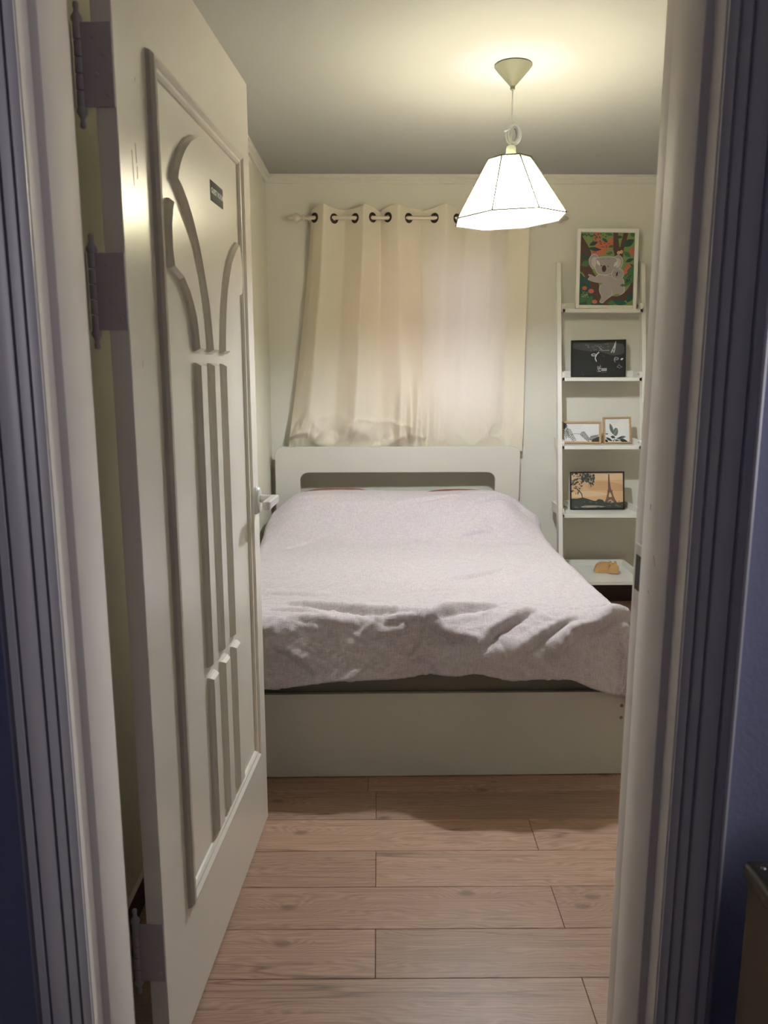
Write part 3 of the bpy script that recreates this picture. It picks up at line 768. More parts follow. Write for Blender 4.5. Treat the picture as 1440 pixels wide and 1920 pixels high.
def make_duvet():
    na, nb = 300, 340
    aL, aR, bF, bB = -0.525, 0.785, 2.455, 4.215
    a = np.linspace(aL - 0.20, aR + 0.24, na); b_ = np.linspace(bF - 0.215, bB + 0.06, nb)
    A, B = np.meshgrid(a, b_, indexing='ij')
    # hem runs a little unevenly
    hem = 0.004 * np.sin(A * 17 + 1) + np.interp(A, [-.5, -.1, .15, .4, .6, .8], [.016, .004, -.010, .034, .030, .050])
    ox = np.where(A > aR, A - aR, np.where(A < aL, A - aL, 0.0)); oy = np.where(B < bF, -(bF - B) * (1 + hem / 0.2), 0.0)
    Lo = np.hypot(ox, oy); dx = ox / np.maximum(Lo, 1e-9); dy = oy / np.maximum(Lo, 1e-9)
    # the cloth turns down over the edge; right of the middle it slides off in a shallow ramp before it drops
    foot = np.abs(dy)
    zone = sst(0.16, 0.30, A) * (1 - sst(0.60, 0.78, A)) * foot ** 2
    phi1 = radians(79) - radians(46) * zone - radians(10) * sst(-0.35, -0.1, A) * (1 - sst(0.0, 0.15, A)) * foot
    phi2 = radians(77)
    l1 = 0.115 * np.clip(1.25 - np.abs(A - 0.40) / 0.30, 0, 1) * zone + 0.03
    hz = np.zeros_like(A); vt = np.zeros_like(A); NS = 60
    for q in range(NS):
        Lq = Lo * (q + 0.5) / NS
        phi = phi1 * sst(-0.01, 0.055, Lq) + (phi2 - phi1) * sst(l1, l1 + 0.035, Lq) * zone
        hz += np.cos(phi) * Lo / NS; vt += np.sin(phi) * Lo / NS
    X = np.clip(A, aL, aR) + dx * hz; Y = np.maximum(B, bF) + dy * hz
    base = 0.556 + 0.012 * np.sin(A * 3.0 + 0.6) * sst(4.0, 3.0, B)
    hump = sst(3.50, 3.98, B)
    hx = 0.75 * np.exp(-((A + 0.19) / 0.36) ** 4) + 0.72 * np.exp(-((A - 0.46) / 0.34) ** 4)
    hx = np.minimum(hx + 0.10, 1.0) 
    Z = base + 0.190 * hump * (0.35 + 0.65 * np.clip(hx, 0, 1)) - 0.02 * sst(4.08, 4.25, B)
    Z -= 0.055 * sst(0.62, 0.80, A) * hump
    Z -= 0.05 * sst(-0.40, -0.56, A) * hump
    # dip behind the foot edge on the left
    Z += -0.022 * np.exp(-((B - 2.72) / 0.16) ** 2) * sst(0.25, -0.25, A)
    Z = Z - vt
    # wrinkle heights along the normal
    wa = A + 0.05 * fbm(A, B, 2.2, 2.2, 5); wb = B + 0.05 * fbm(A, B, 2.2, 2.2, 6)
    D = np.zeros_like(A)
    for pts, amp, w in STROKES:
        if amp > 0.0125: amp *= 1.35; w *= 0.85
        best = np.full(A.shape, 9.0); side = np.zeros_like(A); par = np.zeros_like(A)
        n = len(pts) - 1
        for i in range(n):
            p, q = np.array(pts[i]), np.array(pts[i + 1]); d = q - p; l2 = d @ d
            t = np.clip(((wa - p[0]) * d[0] + (wb - p[1]) * d[1]) / l2, 0, 1)
            ex, ey = wa - (p[0] + t * d[0]), wb - (p[1] + t * d[1]); dist = np.hypot(ex, ey)
            m = dist < best
            best = np.where(m, dist, best); side = np.where(m, np.sign(ex * -d[1] + ey * d[0]), side); par = np.where(m, (i + t) / n, par)
        taper = np.sqrt(np.clip(np.sin(np.clip(par, 0, 1) * pi), 0, 1)) 
        s = best * side
        # steep on the far-from-light side, gentle on the other
        prof_ = np.where(s < 0, np.exp(-(np.abs(s) / (w * 0.55)) ** 1.5), np.exp(-(np.abs(s) / (w * 1.9)) ** 1.15))
        D += amp * taper * (prof_ - 0.35 * np.exp(-((s + w * 0.9) / (w * 0.6)) ** 2))
    onfoot = sst(2.62, 2.46, B)
    u = (A * 0.8 + B * 0.6); v = (-A * 0.6 + B * 0.8)
    rid = 1 - np.abs(fbm(u, v, 4.2, 13.0, 11, 3)) * 3.2
    rid = np.clip(rid, 0, 1) ** 2
    D += (0.0018 + 0.0045 * onfoot) * rid
    u2 = (A * 0.85 - B * 0.53); v2 = (A * 0.53 + B * 0.85)
    rid2 = np.clip(1 - np.abs(fbm(u2, v2, 5.0, 17.0, 23, 3)) * 3.4, 0, 1) ** 2
    D += (0.0008 + 0.0035 * onfoot) * rid2
    rid3 = np.clip(1 - np.abs(fbm(u, v, 11.0, 34.0, 51, 3)) * 3.4, 0, 1) ** 2
    rid4 = np.clip(1 - np.abs(fbm(u2, v2, 12.0, 30.0, 67, 3)) * 3.4, 0, 1) ** 2
    D += (0.0005 + 0.0026 * onfoot) * (rid3 + rid4)
    D += 0.010 * fbm(A, B, 3.0, 3.0, 31, 3) + 0.0022 * fbm(A, B, 30, 30, 41, 2) * (0.35 + onfoot)
    P = np.stack([X, Y, Z], -1)
    du = np.gradient(P, axis=0); dv = np.gradient(P, axis=1); nrm = np.cross(du, dv)
    nrm /= np.maximum(np.linalg.norm(nrm, axis=-1, keepdims=True), 1e-9)
    P = P + nrm * D[..., None]
    th = radians(0.8)
    cx, cy = 0.1125, 4.344
    xr = cx + (P[..., 0] - cx) * cos(th) - (P[..., 1] - cy) * sin(th); yr = cy + (P[..., 0] - cx) * sin(th) + (P[..., 1] - cy) * cos(th)
    P[..., 0] = xr - 0.012; P[..., 1] = yr
    o = grid_mesh('duvet', P, M['duvet'])
    m = o.modifiers.new('thickness', 'SOLIDIFY'); m.thickness = 0.007; m.offset = -1
    return o
duvet = make_duvet()
tag(duvet, 'rumpled pinkish beige linen duvet spread over the whole bed', 'duvet')

# ================================================================== CURTAINS
RY, RZ = 4.385, 2.183
EY = [-0.341, -0.235, -0.122, -0.027, 0.054, 0.166, 0.308, 0.429, 0.545, 0.660, 0.765]
def make_curtain(eyes, xt0, xt1, xb_nodes, phase0, seed, label, right=False):
    ns, nt_ = 260, 200
    s = np.linspace(0, 1, ns); t = np.linspace(0, 1, nt_)
    Sg, T = np.meshgrid(s, t, indexing='ij')
    nodes_x = [xt0] + list(eyes) + [xt1]
    nodes_s = np.linspace(0, 1, len(nodes_x)); 
    ph = [phase0 - 0.35] + [phase0 + i for i in range(len(eyes))] + [phase0 + len(eyes) - 1 + 0.4]
    # spacing in s proportional to cloth length
    seg = [0.35] + [1.0] * (len(eyes) - 1) + [0.4]; cs = np.concatenate([[0], np.cumsum(seg)]); cs /= cs[-1]
    xt = np.interp(Sg, cs, nodes_x); xb = np.interp(Sg, cs, xb_nodes); phs = np.interp(Sg, cs, ph)
    k = T ** 1.25
    x = xt * (1 - k) + xb * k
    amp_t = 0.040 - 0.006 * T + 0.006 * sst(0.3, 0.9, T)
    if right: amp_t = 0.028 * (1 - sst(0.0, 0.45, T)) + 0.012
    soft = np.sin(pi * phs)
    y = -soft * amp_t
    # lateral shear of the folds so their flanks overlap a little
    x = x + 0.008 * np.sin(2 * pi * phs) * (1 - 0.4 * T)
    y += 0.022 * fbm(Sg * 1.0 + 0.10 * T, T, 8.0, 1.2, seed, 2) * sst(0.05, 0.4, T)
    z_top = 2.236 + 0.010 * np.sin(pi * phs) + 0.004 * np.sin(5 * phs)
    z_bot = 0.915
    z = z_top * (1 - T) + z_bot * T
    # slack cloth piling up at the bottom
    pool = sst(0.80, 0.98, T)
    wob = fbm(Sg + 0.12 * T, T, 9.0, 7.0, seed + 3, 3)
    y += -0.055 * pool * np.abs(wob) * (0.35 if right else 1.0)
    rr = np.clip(1 - np.abs(fbm(Sg * 1.0 + 0.5 * T, T * 1.0, 5.0, 12.0, seed + 9, 2)) * 3.4, 0, 1) ** 2
    y += -0.045 * pool * rr * (0.3 if right else 1.0)
    z += 0.035 * pool * (1 - sst(0.98, 1.0, T)) * fbm(Sg, T, 8.0, 3.0, seed + 5, 2)
    cx_, f0 = (0.20, 1.0) if not right else (0.30, 0.5)
    # gathers where the two panels meet
    gath = sst(0.62, 0.95, T) * np.exp(-((x - cx_) / 0.10) ** 2) * f0
    y += -0.030 * gath * np.sin(x * 95 + 3 * T) 
    P = np.stack([x, RY + y, z], -1)
    # keep the cloth off the wall, but let it lie behind the headboard
    lim = 4.452
    P[..., 1] = np.minimum(P[..., 1], lim)
    bot = sst(0.90, 0.99, T)
    P[..., 1] = P[..., 1] * (1 - bot) + np.clip(P[..., 1], 4.396, lim) * bot
    o = grid_mesh('curtain', P, M['curtain'])
    o['label'] = label; o['category'] = 'curtain'; o['group'] = 'cream curtains on the rod'
    # hem band
    return o, cs, P
c1, cs1, P1 = make_curtain(EY[:6], -0.356, 0.238, [-0.515, -0.470, -0.345, -0.190, -0.085, 0.085, 0.225, 0.278], 0.0, 4,
                           'left cream eyelet curtain, flaring and bunched at its hem')
c2, cs2, P2 = make_curtain(EY[6:], 0.243, 0.813, [0.262, 0.318, 0.425, 0.545, 0.660, 0.770, 0.823], 0.0, 27,
                           'right cream eyelet curtain, lit by the window behind it', right=True)
for cur, eyes, cs_, PP in ((c1, EY[:6], cs1, P1), (c2, EY[6:], cs2, P2)):
    for i, ex in enumerate(eyes):
        si = int(round(cs_[i + 1] * (PP.shape[0] - 1)))
        ti = int(round((2.236 - RZ) / (2.236 - 0.915) * (PP.shape[1] - 1)))
        p = Vector(PP[si, ti]); tan = Vector(PP[min(si + 2, PP.shape[0] - 1), ti]) - Vector(PP[si - 2, ti])
        tan.z = 0; tan.normalize(); nr = Vector((tan.y, -tan.x, 0))
        if nr.y > 0: nr = -nr
        bm = bmesh.new()
        for (R0, r0) in ((0.0225, 0.0042),):
            tube(bm, [p + (tan * cos(2 * pi * k / 28) + Vector((0, 0, 1)) * sin(2 * pi * k / 28)) * R0 for k in range(28)], r0, 8, closed=True)
        # dark ring in place of the shade inside the hole
        cen = bm.verts.new(p + nr * 0.0015); ring = [bm.verts.new(p + nr * 0.0015 + (tan * cos(2 * pi * k / 28) + Vector((0, 0, 1)) * sin(2 * pi * k / 28)) * 0.0225) for k in range(28)]
        inner_r = [bm.verts.new(p + nr * 0.0015 + (tan * cos(2 * pi * k / 28) + Vector((0, 0, 1)) * sin(2 * pi * k / 28)) * 0.0105) for k in range(28)]
        bm.verts.remove(cen)
        for k in range(28): bm.faces.new((ring[k], ring[(k + 1) % 28], inner_r[(k + 1) % 28], inner_r[k]))
        obj('eyelet', bm, M['eyelet'], cur, smooth=True)

rod = empty('curtain_rod', (0.30, RY, RZ)); tag(rod, 'cream curtain rod with turned finials above the window', 'curtain rod')
bm = bmesh.new(); lathe(bm, [(0.0105, -0.695), (0.0105, 0.655)], (0, 0, 0), 20, 'X'); smooth_angle(obj('pole', bm, M['rod'], rod), 50)
for sg, x0 in ((-1, -0.692), (1, 0.640)):
    bm = bmesh.new()
    pf = [(0.0105, 0), (0.015, .004), (0.018, .010), (0.014, .018), (0.010, .024), (0.017, .032), (0.024, .044), (0.024, .054), (0.016, .064), (0.008, .070), (0.012, .076), (0.010, .084), (0.004, .092), (0.001, .096)]
    lathe(bm, [(r, x0 + sg * h) for r, h in pf], (0, 0, 0), 20, 'X'); obj('finial', bm, M['rod'], rod, smooth=True)
    bm = bmesh.new(); xx = x0 - sg * 0.022
    box(bm, xx - .007, xx + .007, 0.0, 0.083, -0.012, 0.004, 0.002); lathe(bm, [(0.0145, xx - .008), (0.0145, xx + .008)], (0, 0, 0), 20, 'X'); box(bm, xx - .016, xx + .016, 0.078, 0.0845, -0.035, 0.03, 0.002)
    obj('bracket', bm, M['rod'], rod)

# ================================================================== PENDANT LAMP
lamp = empty('pendant_lamp', (LAMP[0], LAMP[1], CZ)); tag(lamp, 'lit pendant lamp with a pleated eight-sided cream shade', 'lamp')
zc = CZ
bm = bmesh.new(); lathe(bm, [(0.064, -0.0005), (0.066, -.004), (0.060, -.012), (0.012, -.066), (0.0085, -.070), (0.0085, -.080), (0.004, -.082)], (0, 0, 0), 36)
smooth_angle(obj('ceiling_cap', bm, M['cap'], lamp), 40)
bm = bmesh.new(); tube(bm, [(0, 0, -.08), (0.0005, 0, -.13), (-0.001, 0, -.19), (0.001, 0.002, -.255)], 0.0026, 8); obj('cord', bm, M['cord'], lamp, smooth=True)
bm = bmesh.new(); rs = random.Random(5)
cz0 = -0.228
for k in range(5):
    a0 = rs.uniform(0, pi); tilt = rs.uniform(-.35, .35); R1 = 0.021 + 0.0035 * k % 0.010; oxx = rs.uniform(-.004, .006); oyy = (k - 2) * 0.0045
    pts = []
    for i in range(26):
        a = a0 + 2 * pi * i / 26
        pts.append((oxx + R1 * cos(a) * 0.86 + 0.004, oyy + R1 * cos(a) * tilt, cz0 + (R1 + .006) * sin(a)))
    tube(bm, pts, 0.0030, 8, closed=True)
tube(bm, [(-0.027, -.012, cz0 + .007), (-.012, -.016, cz0 + .014), (0.0, -.014, cz0 + .022), (.012, -.008, cz0 + .020)], 0.0031, 8)
tube(bm, [(0.0, -.013, cz0 + .022), (-.002, -.015, cz0), (-.002, -.012, cz0 - .02), (0, 0, cz0 - .042)], 0.0031, 8)
obj('coiled_cord', bm, M['cord'], lamp, smooth=True)
bm = bmesh.new(); lathe(bm, [(0.006, -.262), (0.013, -.266), (0.0165, -.270), (0.0175, -.274), (0.0185, -.298), (0.0225, -.300), (0.0225, -.306), (0.0190, -.309), (0.0185, -.345), (0.017, -.352)], (0, 0, 0), 28)
smooth_angle(obj('socket', bm, M['socket'], lamp), 40)
# shade: eight flat sides, finely pleated, hung slightly askew
tilt_m = Matrix.Translation((-0.008, 0, -.31)) @ Matrix.Rotation(radians(-2.6), 4, 'Y') @ Matrix.Translation((0, 0, .31))
ZT, ZB, RT, RB, A0 = -0.312, -0.515, 0.078, 0.204, radians(-115.9)
def octp(ang, R):       # point on the octagon outline
    sec = (ang % (pi / 4)) - pi / 8
    rr_ = R * cos(pi / 8) / cos(sec); return rr_ * cos(ang + A0), rr_ * sin(ang + A0)
def shade_mesh(off, mat_name, name, flip=False):
    b = bmesh.new(); n = 8 * 40; L_ = []
    for j in range(7):
        f = j / 6; row = []
        for i in range(n):
            ang = 2 * pi * i / n; x, y = octp(ang, RT + (RB - RT) * f - off)
            pl = 0.0011 * (1 if i % 2 else -1) * (0.4 + f)
            d = sqrt(x * x + y * y); x += x / d * pl; y += y / d * pl
            row.append(b.verts.new(tilt_m @ Vector((x, y, ZT + (ZB - ZT) * f))))
        L_.append(row)
    for u, v in zip(L_, L_[1:]):
        for i in range(n):
            f_ = (u[i], u[(i + 1) % n], v[(i + 1) % n], v[i]); b.faces.new(f_ if flip else f_[::-1])
    return obj(name, b, M[mat_name], lamp)
shade_mesh(0.0, 'shade', 'shade'); shade_mesh(0.0025, 'shade_in', 'shade_lining', True)
for k in range(8):
    ang = k * pi / 4
    a_, b_ = octp(ang, RT + .0026), octp(ang, RB + .0026)
    bm = bmesh.new(); tube(bm, [tilt_m @ Vector((a_[0], a_[1], ZT)), tilt_m @ Vector((b_[0], b_[1], ZB))], 0.0024, 6); obj('shade_rib', bm, M['rib'], lamp)
for R_, z_, nm in ((RT, ZT, 'top_ring'), (RB, ZB, 'bottom_ring')):
    bm = bmesh.new(); tube(bm, [tilt_m @ Vector((*octp(k * pi / 4, R_ + .0015), z_)) for k in range(8)], 0.0022, 6, closed=True); obj(nm, bm, M['rib'], lamp)
bm = bmesh.new(); g = bmesh.new()       # added annular plate, narrows the top opening to size the halo on the ceiling
n = 40
for r0, r1 in ((0.054, 0.0785),):
    a_ = [bm.verts.new(Vector((r0 * cos(2 * pi * i / n), r0 * sin(2 * pi * i / n), ZT - .004))) for i in range(n)]
    c_ = [bm.verts.new(tilt_m @ Vector((*octp(2 * pi * i / n - A0, r1 - .004), ZT - .004))) for i in range(n)]
    for i in range(n):
        try: bm.faces.new((a_[i], a_[(i + 1) % n], c_[(i + 1) % n], c_[i]))
        except ValueError: pass
g.free(); obj('halo_collar', bm, M['rib'], lamp)
for k in range(4):
    a = k * pi / 2 + .4; bm = bmesh.new(); tube(bm, [(0.018 * cos(a), 0.018 * sin(a), -.316), (0.064 * cos(a), 0.064 * sin(a), -.316)], 0.0012, 6)
    obj('fitter_arm', bm, M['rib'], lamp)
bz = BULB_Z - CZ
bulb = empty('bulb', (0, 0, 0), 0, lamp)
bm = bmesh.new(); lathe(bm, [(0.013, -.3525), (0.0132, -.372), (0.0125, -.3915)], (0, 0, 0), 32); obj('bulb_neck', bm, M['socket'], bulb, smooth=True)
bm = bmesh.new(); lathe(bm, [(0.0115, -.392), (0.0115, -.404)], (0, 0, 0), 24, cap=False); obj('halo_ring', bm, M['halo_emitter'], bulb, smooth=True)  # added glowing band that throws the bluish halo onto the ceiling
bm = bmesh.new(); lathe(bm, [(0.0118, -.4045), (0.022, -.409), (0.031, -.418), (0.0337, -.430)], (0, 0, 0), 32, cap=False); obj('globe_back', bm, M['bulb_back'], bulb, smooth=True)
bm = bmesh.new(); lathe(bm, [(0.0338, -.4305), (0.034, -.440), (0.0315, -.455), (0.025, -.468), (0.014, -.4765), (0.002, -.479)], (0, 0, 0), 32); obj('globe', bm, M['bulb'], bulb, smooth=True)

# ================================================================== LADDER SHELF
SX0, SX1 = 1.008, 1.452
def lean_y(z): return 4.005 + (4.405 - 4.005) * (z / 1.95)      # front face of the posts
sh = empty('ladder_shelf', ((SX0 + SX1) / 2, 4.2, 0)); tag(sh, 'white ladder shelf leaning on the back wall right of the bed', 'shelf')
for xx in (SX0 - .022, SX1):
    bm = bmesh.new(); r_ = 0.022; ZT_ = 1.962
    side = [(lean_y(0), 0.001), (lean_y(ZT_ - .03), ZT_ - .03)]
    for i in range(6):
        a = pi - (pi / 2) * i / 5; side.append((lean_y(ZT_ - .03) + .028 + .028 * cos(a), ZT_ - .03 + .028 * sin(a)))
    side += [(lean_y(ZT_) + .045, ZT_ - .002), (lean_y(0) + .050, 0.001)]
    prism(bm, side, lambda a, b_, d: (d - (SX0 + SX1) / 2, a - 4.2, b_), xx, xx + .022)
    obj('post', bm, M['shelf'], sh)
LEV = [(1.702, 4.325), (1.332, 4.275), (0.962, 4.215), (0.590, 4.155), (0.238, 4.045)]     # top of board, front edge
for i, (z, yf) in enumerate(LEV):
    cxs = (SX0 + SX1) / 2
    yb = 4.405
    bm = bmesh.new(); box(bm, SX0 + .001 - cxs, SX1 - .001 - cxs, yf - 4.2, yb - 4.2, z - .020, z, 0.0015)
    bd = obj('shelf_board', bm, M['shelf'], sh)
    for x0 in (SX0 + .002, SX1 - .016):
        bm = bmesh.new()
        pl = [(yf, z - .02), (yf, z + .012)]
        for k in range(7):
            a = pi - (pi / 2) * k / 6; pl.append((yf + .022 + .022 * cos(a), z + .012 + .020 * sin(a)))
        pl += [(yf + .06, z + .032), (yb, z + .032), (yb, z - .02)]
        prism(bm, pl, lambda a, b_, d: (d - cxs, a - 4.2, b_), x0, x0 + .014)
        obj('side_cheek', bm, M['shelf'], sh)
    bm = bmesh.new(); box(bm, SX0 + .016 - cxs, SX1 - .016 - cxs, yb - .014 - 4.2, yb - 4.2, z, z + .036, 0.001)
    obj('back_strip', bm, M['shelf'], sh)
    for (x0, dx_) in ((SX1 - .0165, -1),):
        bm = bmesh.new()
        for yy in (lean_y(z) + .012, lean_y(z) + .030):
            lathe(bm, [(0.0035, x0 - cxs), (0.0035, x0 - .001 - cxs)], (0, yy - 4.2, z + .018), 10, 'X')
        obj('screw', bm, M['bolt'], sh)

# ================================================================== PICTURES
def flat(name, c, rough=0.55):
    return paint('print_' + name, c, rough, var=0.06, scale=25)
def ell(cx, cy, rx, ry, rot=0, n=20):
    a = radians(rot)
    return [(cx + rx * cos(t) * cos(a) - ry * sin(t) * sin(a), cy + rx * cos(t) * sin(a) + ry * sin(t) * cos(a)) for t in (2 * pi * i / n for i in range(n))]
def leafp(cx, cy, L_, w, rot, n=8):
    a = radians(rot); pts = []
    for i in range(n + 1): t = i / n; pts.append((-L_ / 2 + L_ * t, w / 2 * sin(pi * t)))
    for i in range(1, n): t = 1 - i / n; pts.append((-L_ / 2 + L_ * t, -w / 2 * sin(pi * t)))
    return [(cx + x * cos(a) - y * sin(a), cy + x * sin(a) + y * cos(a)) for x, y in pts]
def stroke(pts, w):
    L_ = []; R_ = []
    for i, p in enumerate(pts):
        q0 = pts[max(i - 1, 0)]; q1 = pts[min(i + 1, len(pts) - 1)]
        dx, dy = q1[0] - q0[0], q1[1] - q0[1]; l = sqrt(dx * dx + dy * dy) or 1
        ww = w[i] if isinstance(w, (list, tuple)) else w
        L_.append((p[0] - dy / l * ww / 2, p[1] + dx / l * ww / 2)); R_.append((p[0] + dy / l * ww / 2, p[1] - dx / l * ww / 2))
    return L_ + R_[::-1]
def spline(pts, closed=True, k=5):
    out = []; n = len(pts)
    for i in range(n if closed else n - 1):
        p0, p1, p2, p3 = (pts[(i + j) % n] if closed else pts[min(max(i + j, 0), n - 1)] for j in (-1, 0, 1, 2))
        for s_ in range(k):
            t = s_ / k
            out.append(tuple(0.5 * (2 * p1[d] + (-p0[d] + p2[d]) * t + (2 * p0[d] - 5 * p1[d] + 4 * p2[d] - p3[d]) * t * t + (-p0[d] + 3 * p1[d] - 3 * p2[d] + p3[d]) * t ** 3) for d in (0, 1)))
    if not closed: out.append(tuple(pts[-1]))
    return out
def clip(poly, x0, x1, y0, y1):
    def cut(P, f, ins):
        o_ = []
        for i in range(len(P)):
            a, b_ = P[i - 1], P[i]; ia, ib = ins(a), ins(b_)
            if ia != ib:
                t = f(a, b_); o_.append((a[0] + (b_[0] - a[0]) * t, a[1] + (b_[1] - a[1]) * t))
            if ib: o_.append(b_)
        return o_
    P = poly
    for ax, lim, sg in ((0, x0, 1), (0, x1, -1), (1, y0, 1), (1, y1, -1)):
        if not P: return []
        P = cut(P, lambda a, b_: (lim - a[ax]) / (b_[ax] - a[ax]), lambda p: sg * (p[ax] - lim) >= 0)
    return P

def picture(name, label, cat, loc, w, h, fw, fd, fmat, art, dom, lean, yaw=0.0, roll=0.0, group='framed pictures on the ladder shelf'):
    """local: x right, z up, -y towards the viewer; origin at the bottom middle of the back edge.
    art: list of (colour key, polygon) in drawing units; dom = (x0, y0, x1, y1) with y downward"""
    root = empty(name, loc); root.rotation_euler = (lean, roll, yaw); tag(root, label, cat, group)
    for nm, a in (('frame_side', (-w / 2, -w / 2 + fw, 0, h)), ('frame_side', (w / 2 - fw, w / 2, 0, h)), ('frame_rail', (-w / 2 + fw, w / 2 - fw, 0, fw)), ('frame_rail', (-w / 2 + fw, w / 2 - fw, h - fw, h))):
        b = bmesh.new(); box(b, a[0], a[1], -fd, 0, a[2], a[3], 0.0012, seg=1); obj(nm, b, fmat, root)
    iw, ih = w - 2 * fw, h - 2 * fw
    keys = []; b = bmesh.new()
    box(b, -iw / 2, iw / 2, -fd * 0.45, -fd * 0.3, fw, fw + ih)
    for n_, (key, poly) in enumerate(art):
        if key not in keys: keys.append(key)
        poly = clip(poly, dom[0], dom[2], dom[1], dom[3])
        if len(poly) < 3: continue
        y = -fd * 0.45 - 0.00002 * (n_ + 1)
        try:
            vs = [b.verts.new((-iw / 2 + iw * (p[0] - dom[0]) / (dom[2] - dom[0]), y, fw + ih * (1 - (p[1] - dom[1]) / (dom[3] - dom[1])))) for p in ccw(poly)[::-1]]
            f = b.faces.new(vs); f.material_index = keys.index(key)
            if f.normal.y > 0: f.normal_flip()
        except ValueError: pass
    b.normal_update()
    bmesh.ops.triangulate(b, faces=[f for f in b.faces if len(f.verts) > 4])
    obj('print', b, [ART[k_] for k_ in keys], root)
    return root

ART = {k_: flat(k_, c) for k_, c in {
    'lgreen': (0.20, 0.27, 0.09), 'dgreen': (0.025, 0.075, 0.055), 'mgreen': (0.06, 0.15, 0.06), 'teal': (0.02, 0.09, 0.09), 'coral': (0.50, 0.15, 0.085), 'pinkred': (0.55, 0.12, 0.10),
    'trunk': (0.095, 0.045, 0.036), 'dark': (0.012, 0.012, 0.012), 'koala': (0.33, 0.30, 0.28), 'koala2': (0.37, 0.32, 0.32), 'outline': (0.62, 0.57, 0.54), 'ear': (0.52, 0.44, 0.45), 'nose': (0.05, 0.025, 0.02),
    'cream': (0.66, 0.55, 0.35), 'fruit': (0.65, 0.32, 0.10), 'white': (0.75, 0.74, 0.70), 'pale': (0.50, 0.50, 0.50), 'night': (0.010, 0.011, 0.011), 'smoke': (0.055, 0.057, 0.056), 'paper': (0.66, 0.65, 0.62), 'ink': (0.02, 0.022, 0.02), 'leafgrey': (0.10, 0.13, 0.11),
    'sky1': (0.58, 0.36, 0.19), 'sky2': (0.50, 0.29, 0.15), 'sky3': (0.62, 0.44, 0.27), 'tower': (0.14, 0.08, 0.06), 'tree': (0.045, 0.055, 0.045), 'bush': (0.03, 0.036, 0.028), 'water': (0.34, 0.29, 0.22), 'textgrey': (0.35, 0.34, 0.32)}.items()}
rnd = random.Random(12)
def R4(x0, y0, x1, y1): return [(x0, y0), (x1, y0), (x1, y1), (x0, y1)]

# --- jungle print with the koalas
D = (343, 172, 868, 912); art = [('lgreen', R4(343, 172, 868, 912))]
art += [('coral', spline([(470, 172), (530, 180), (545, 250), (600, 255), (660, 215), (665, 320), (600, 370), (560, 400), (500, 400), (450, 395), (480, 300)])),
        ('coral', spline([(820, 340), (868, 330), (868, 400), (830, 390)])), ('coral', spline([(770, 560), (800, 500), (840, 490), (830, 540), (790, 600), (765, 600)])),
        ('lgreen', spline([(600, 350), (665, 340), (665, 420), (580, 420)]))]
for _ in range(34):
    x, y = rnd.uniform(465, 655), rnd.uniform(180, 390); art.append(('dark', ell(x, y, 5, 5, 0, 8)))
for x in range(360, 530, 14): art.append(('dgreen', leafp(x, 190 + rnd.uniform(0, 40), 30, 12, rnd.uniform(60, 110))))
art += [('trunk', spline([(330, 180), (375, 240), (430, 330), (450, 400), (425, 460), (470, 560), (520, 650), (560, 760), (700, 820), (800, 760), (880, 620), (880, 720), (840, 840), (720, 880), (640, 930), (540, 930), (500, 880), (480, 800), (430, 690), (380, 590), (330, 520)])),
        ('trunk', [(660, 172), (705, 172), (712, 260), (725, 330), (745, 240), (758, 172), (802, 172), (790, 250), (765, 330), (757, 420), (680, 412), (663, 340)])]
for (x, y, l, w_, r_, c) in ((470, 285, 90, 40, -25, 'dgreen'), (480, 340, 120, 40, 8, 'dgreen'), (580, 250, 70, 30, 40, 'dgreen'), (640, 310, 60, 26, -20, 'mgreen'), (620, 190, 80, 30, 10, 'mgreen'), (810, 275, 130, 70, -35, 'dgreen'), (720, 215, 60, 30, 0, 'dgreen'),
                             (800, 390, 90, 44, 40, 'mgreen'), (845, 190, 60, 40, 60, 'mgreen'), (390, 420, 90, 60, 30, 'dgreen'), (400, 490, 100, 60, -20, 'mgreen'), (825, 450, 90, 36, -25, 'dgreen'), (630, 380, 60, 30, -30, 'mgreen'), (850, 520, 80, 50, 60, 'dgreen'), (740, 440, 40, 20, 60, 'dgreen')):
    art.append((c, leafp(x, y, l, w_, r_)))
art += [('dgreen', spline([(330, 600), (400, 640), (440, 700), (480, 790), (500, 880), (520, 930), (330, 930)])), ('mgreen', spline([(800, 560), (868, 500), (880, 640), (820, 700), (770, 720), (760, 660)]))]
for (x, y, l, w_, r_, c) in ((400, 660, 120, 60, 40, 'teal'), (390, 840, 140, 70, -50, 'mgreen'), (450, 870, 120, 60, -70, 'mgreen'), (740, 880, 150, 60, 10, 'teal'), (660, 885, 80, 50, 0, 'mgreen'), (840, 830, 120, 60, -60, 'dgreen'), (820, 640, 100, 40, -60, 'dgreen'), (770, 700, 60, 36, 0, 'mgreen'), (560, 900, 60, 30, 0, 'dgreen')):
    art.append((c, leafp(x, y, l, w_, r_)))
for (x, y, r_) in ((395, 738, 24), (460, 768, 28), (497, 876, 26), (822, 508, 20), (783, 570, 26)): art.append(('pinkred', ell(x, y, r_, r_ * .85, 0, 9)))
for _ in range(26): art.append(('cream', ell(rnd.uniform(360, 435), rnd.uniform(770, 830), 3, 3, 0, 6)))
for _ in range(18): art.append(('lgreen', ell(rnd.uniform(780, 850), rnd.uniform(600, 650), 4, 4, 0, 6)))
art += [('cream', ell(715, 376, 16, 18)), ('fruit', ell(714, 377, 11, 13)), ('cream', ell(742, 366, 14, 18)), ('fruit', ell(742, 366, 9, 13))]
body = spline([(530, 600), (600, 610), (690, 620), (760, 640), (775, 700), (778, 770), (740, 800), (700, 790), (650, 820), (600, 860), (575, 885), (545, 870), (560, 820), (540, 770), (540, 720), (570, 690), (500, 680), (450, 665), (430, 650), (445, 625), (430, 605), (460, 605), (500, 625)])
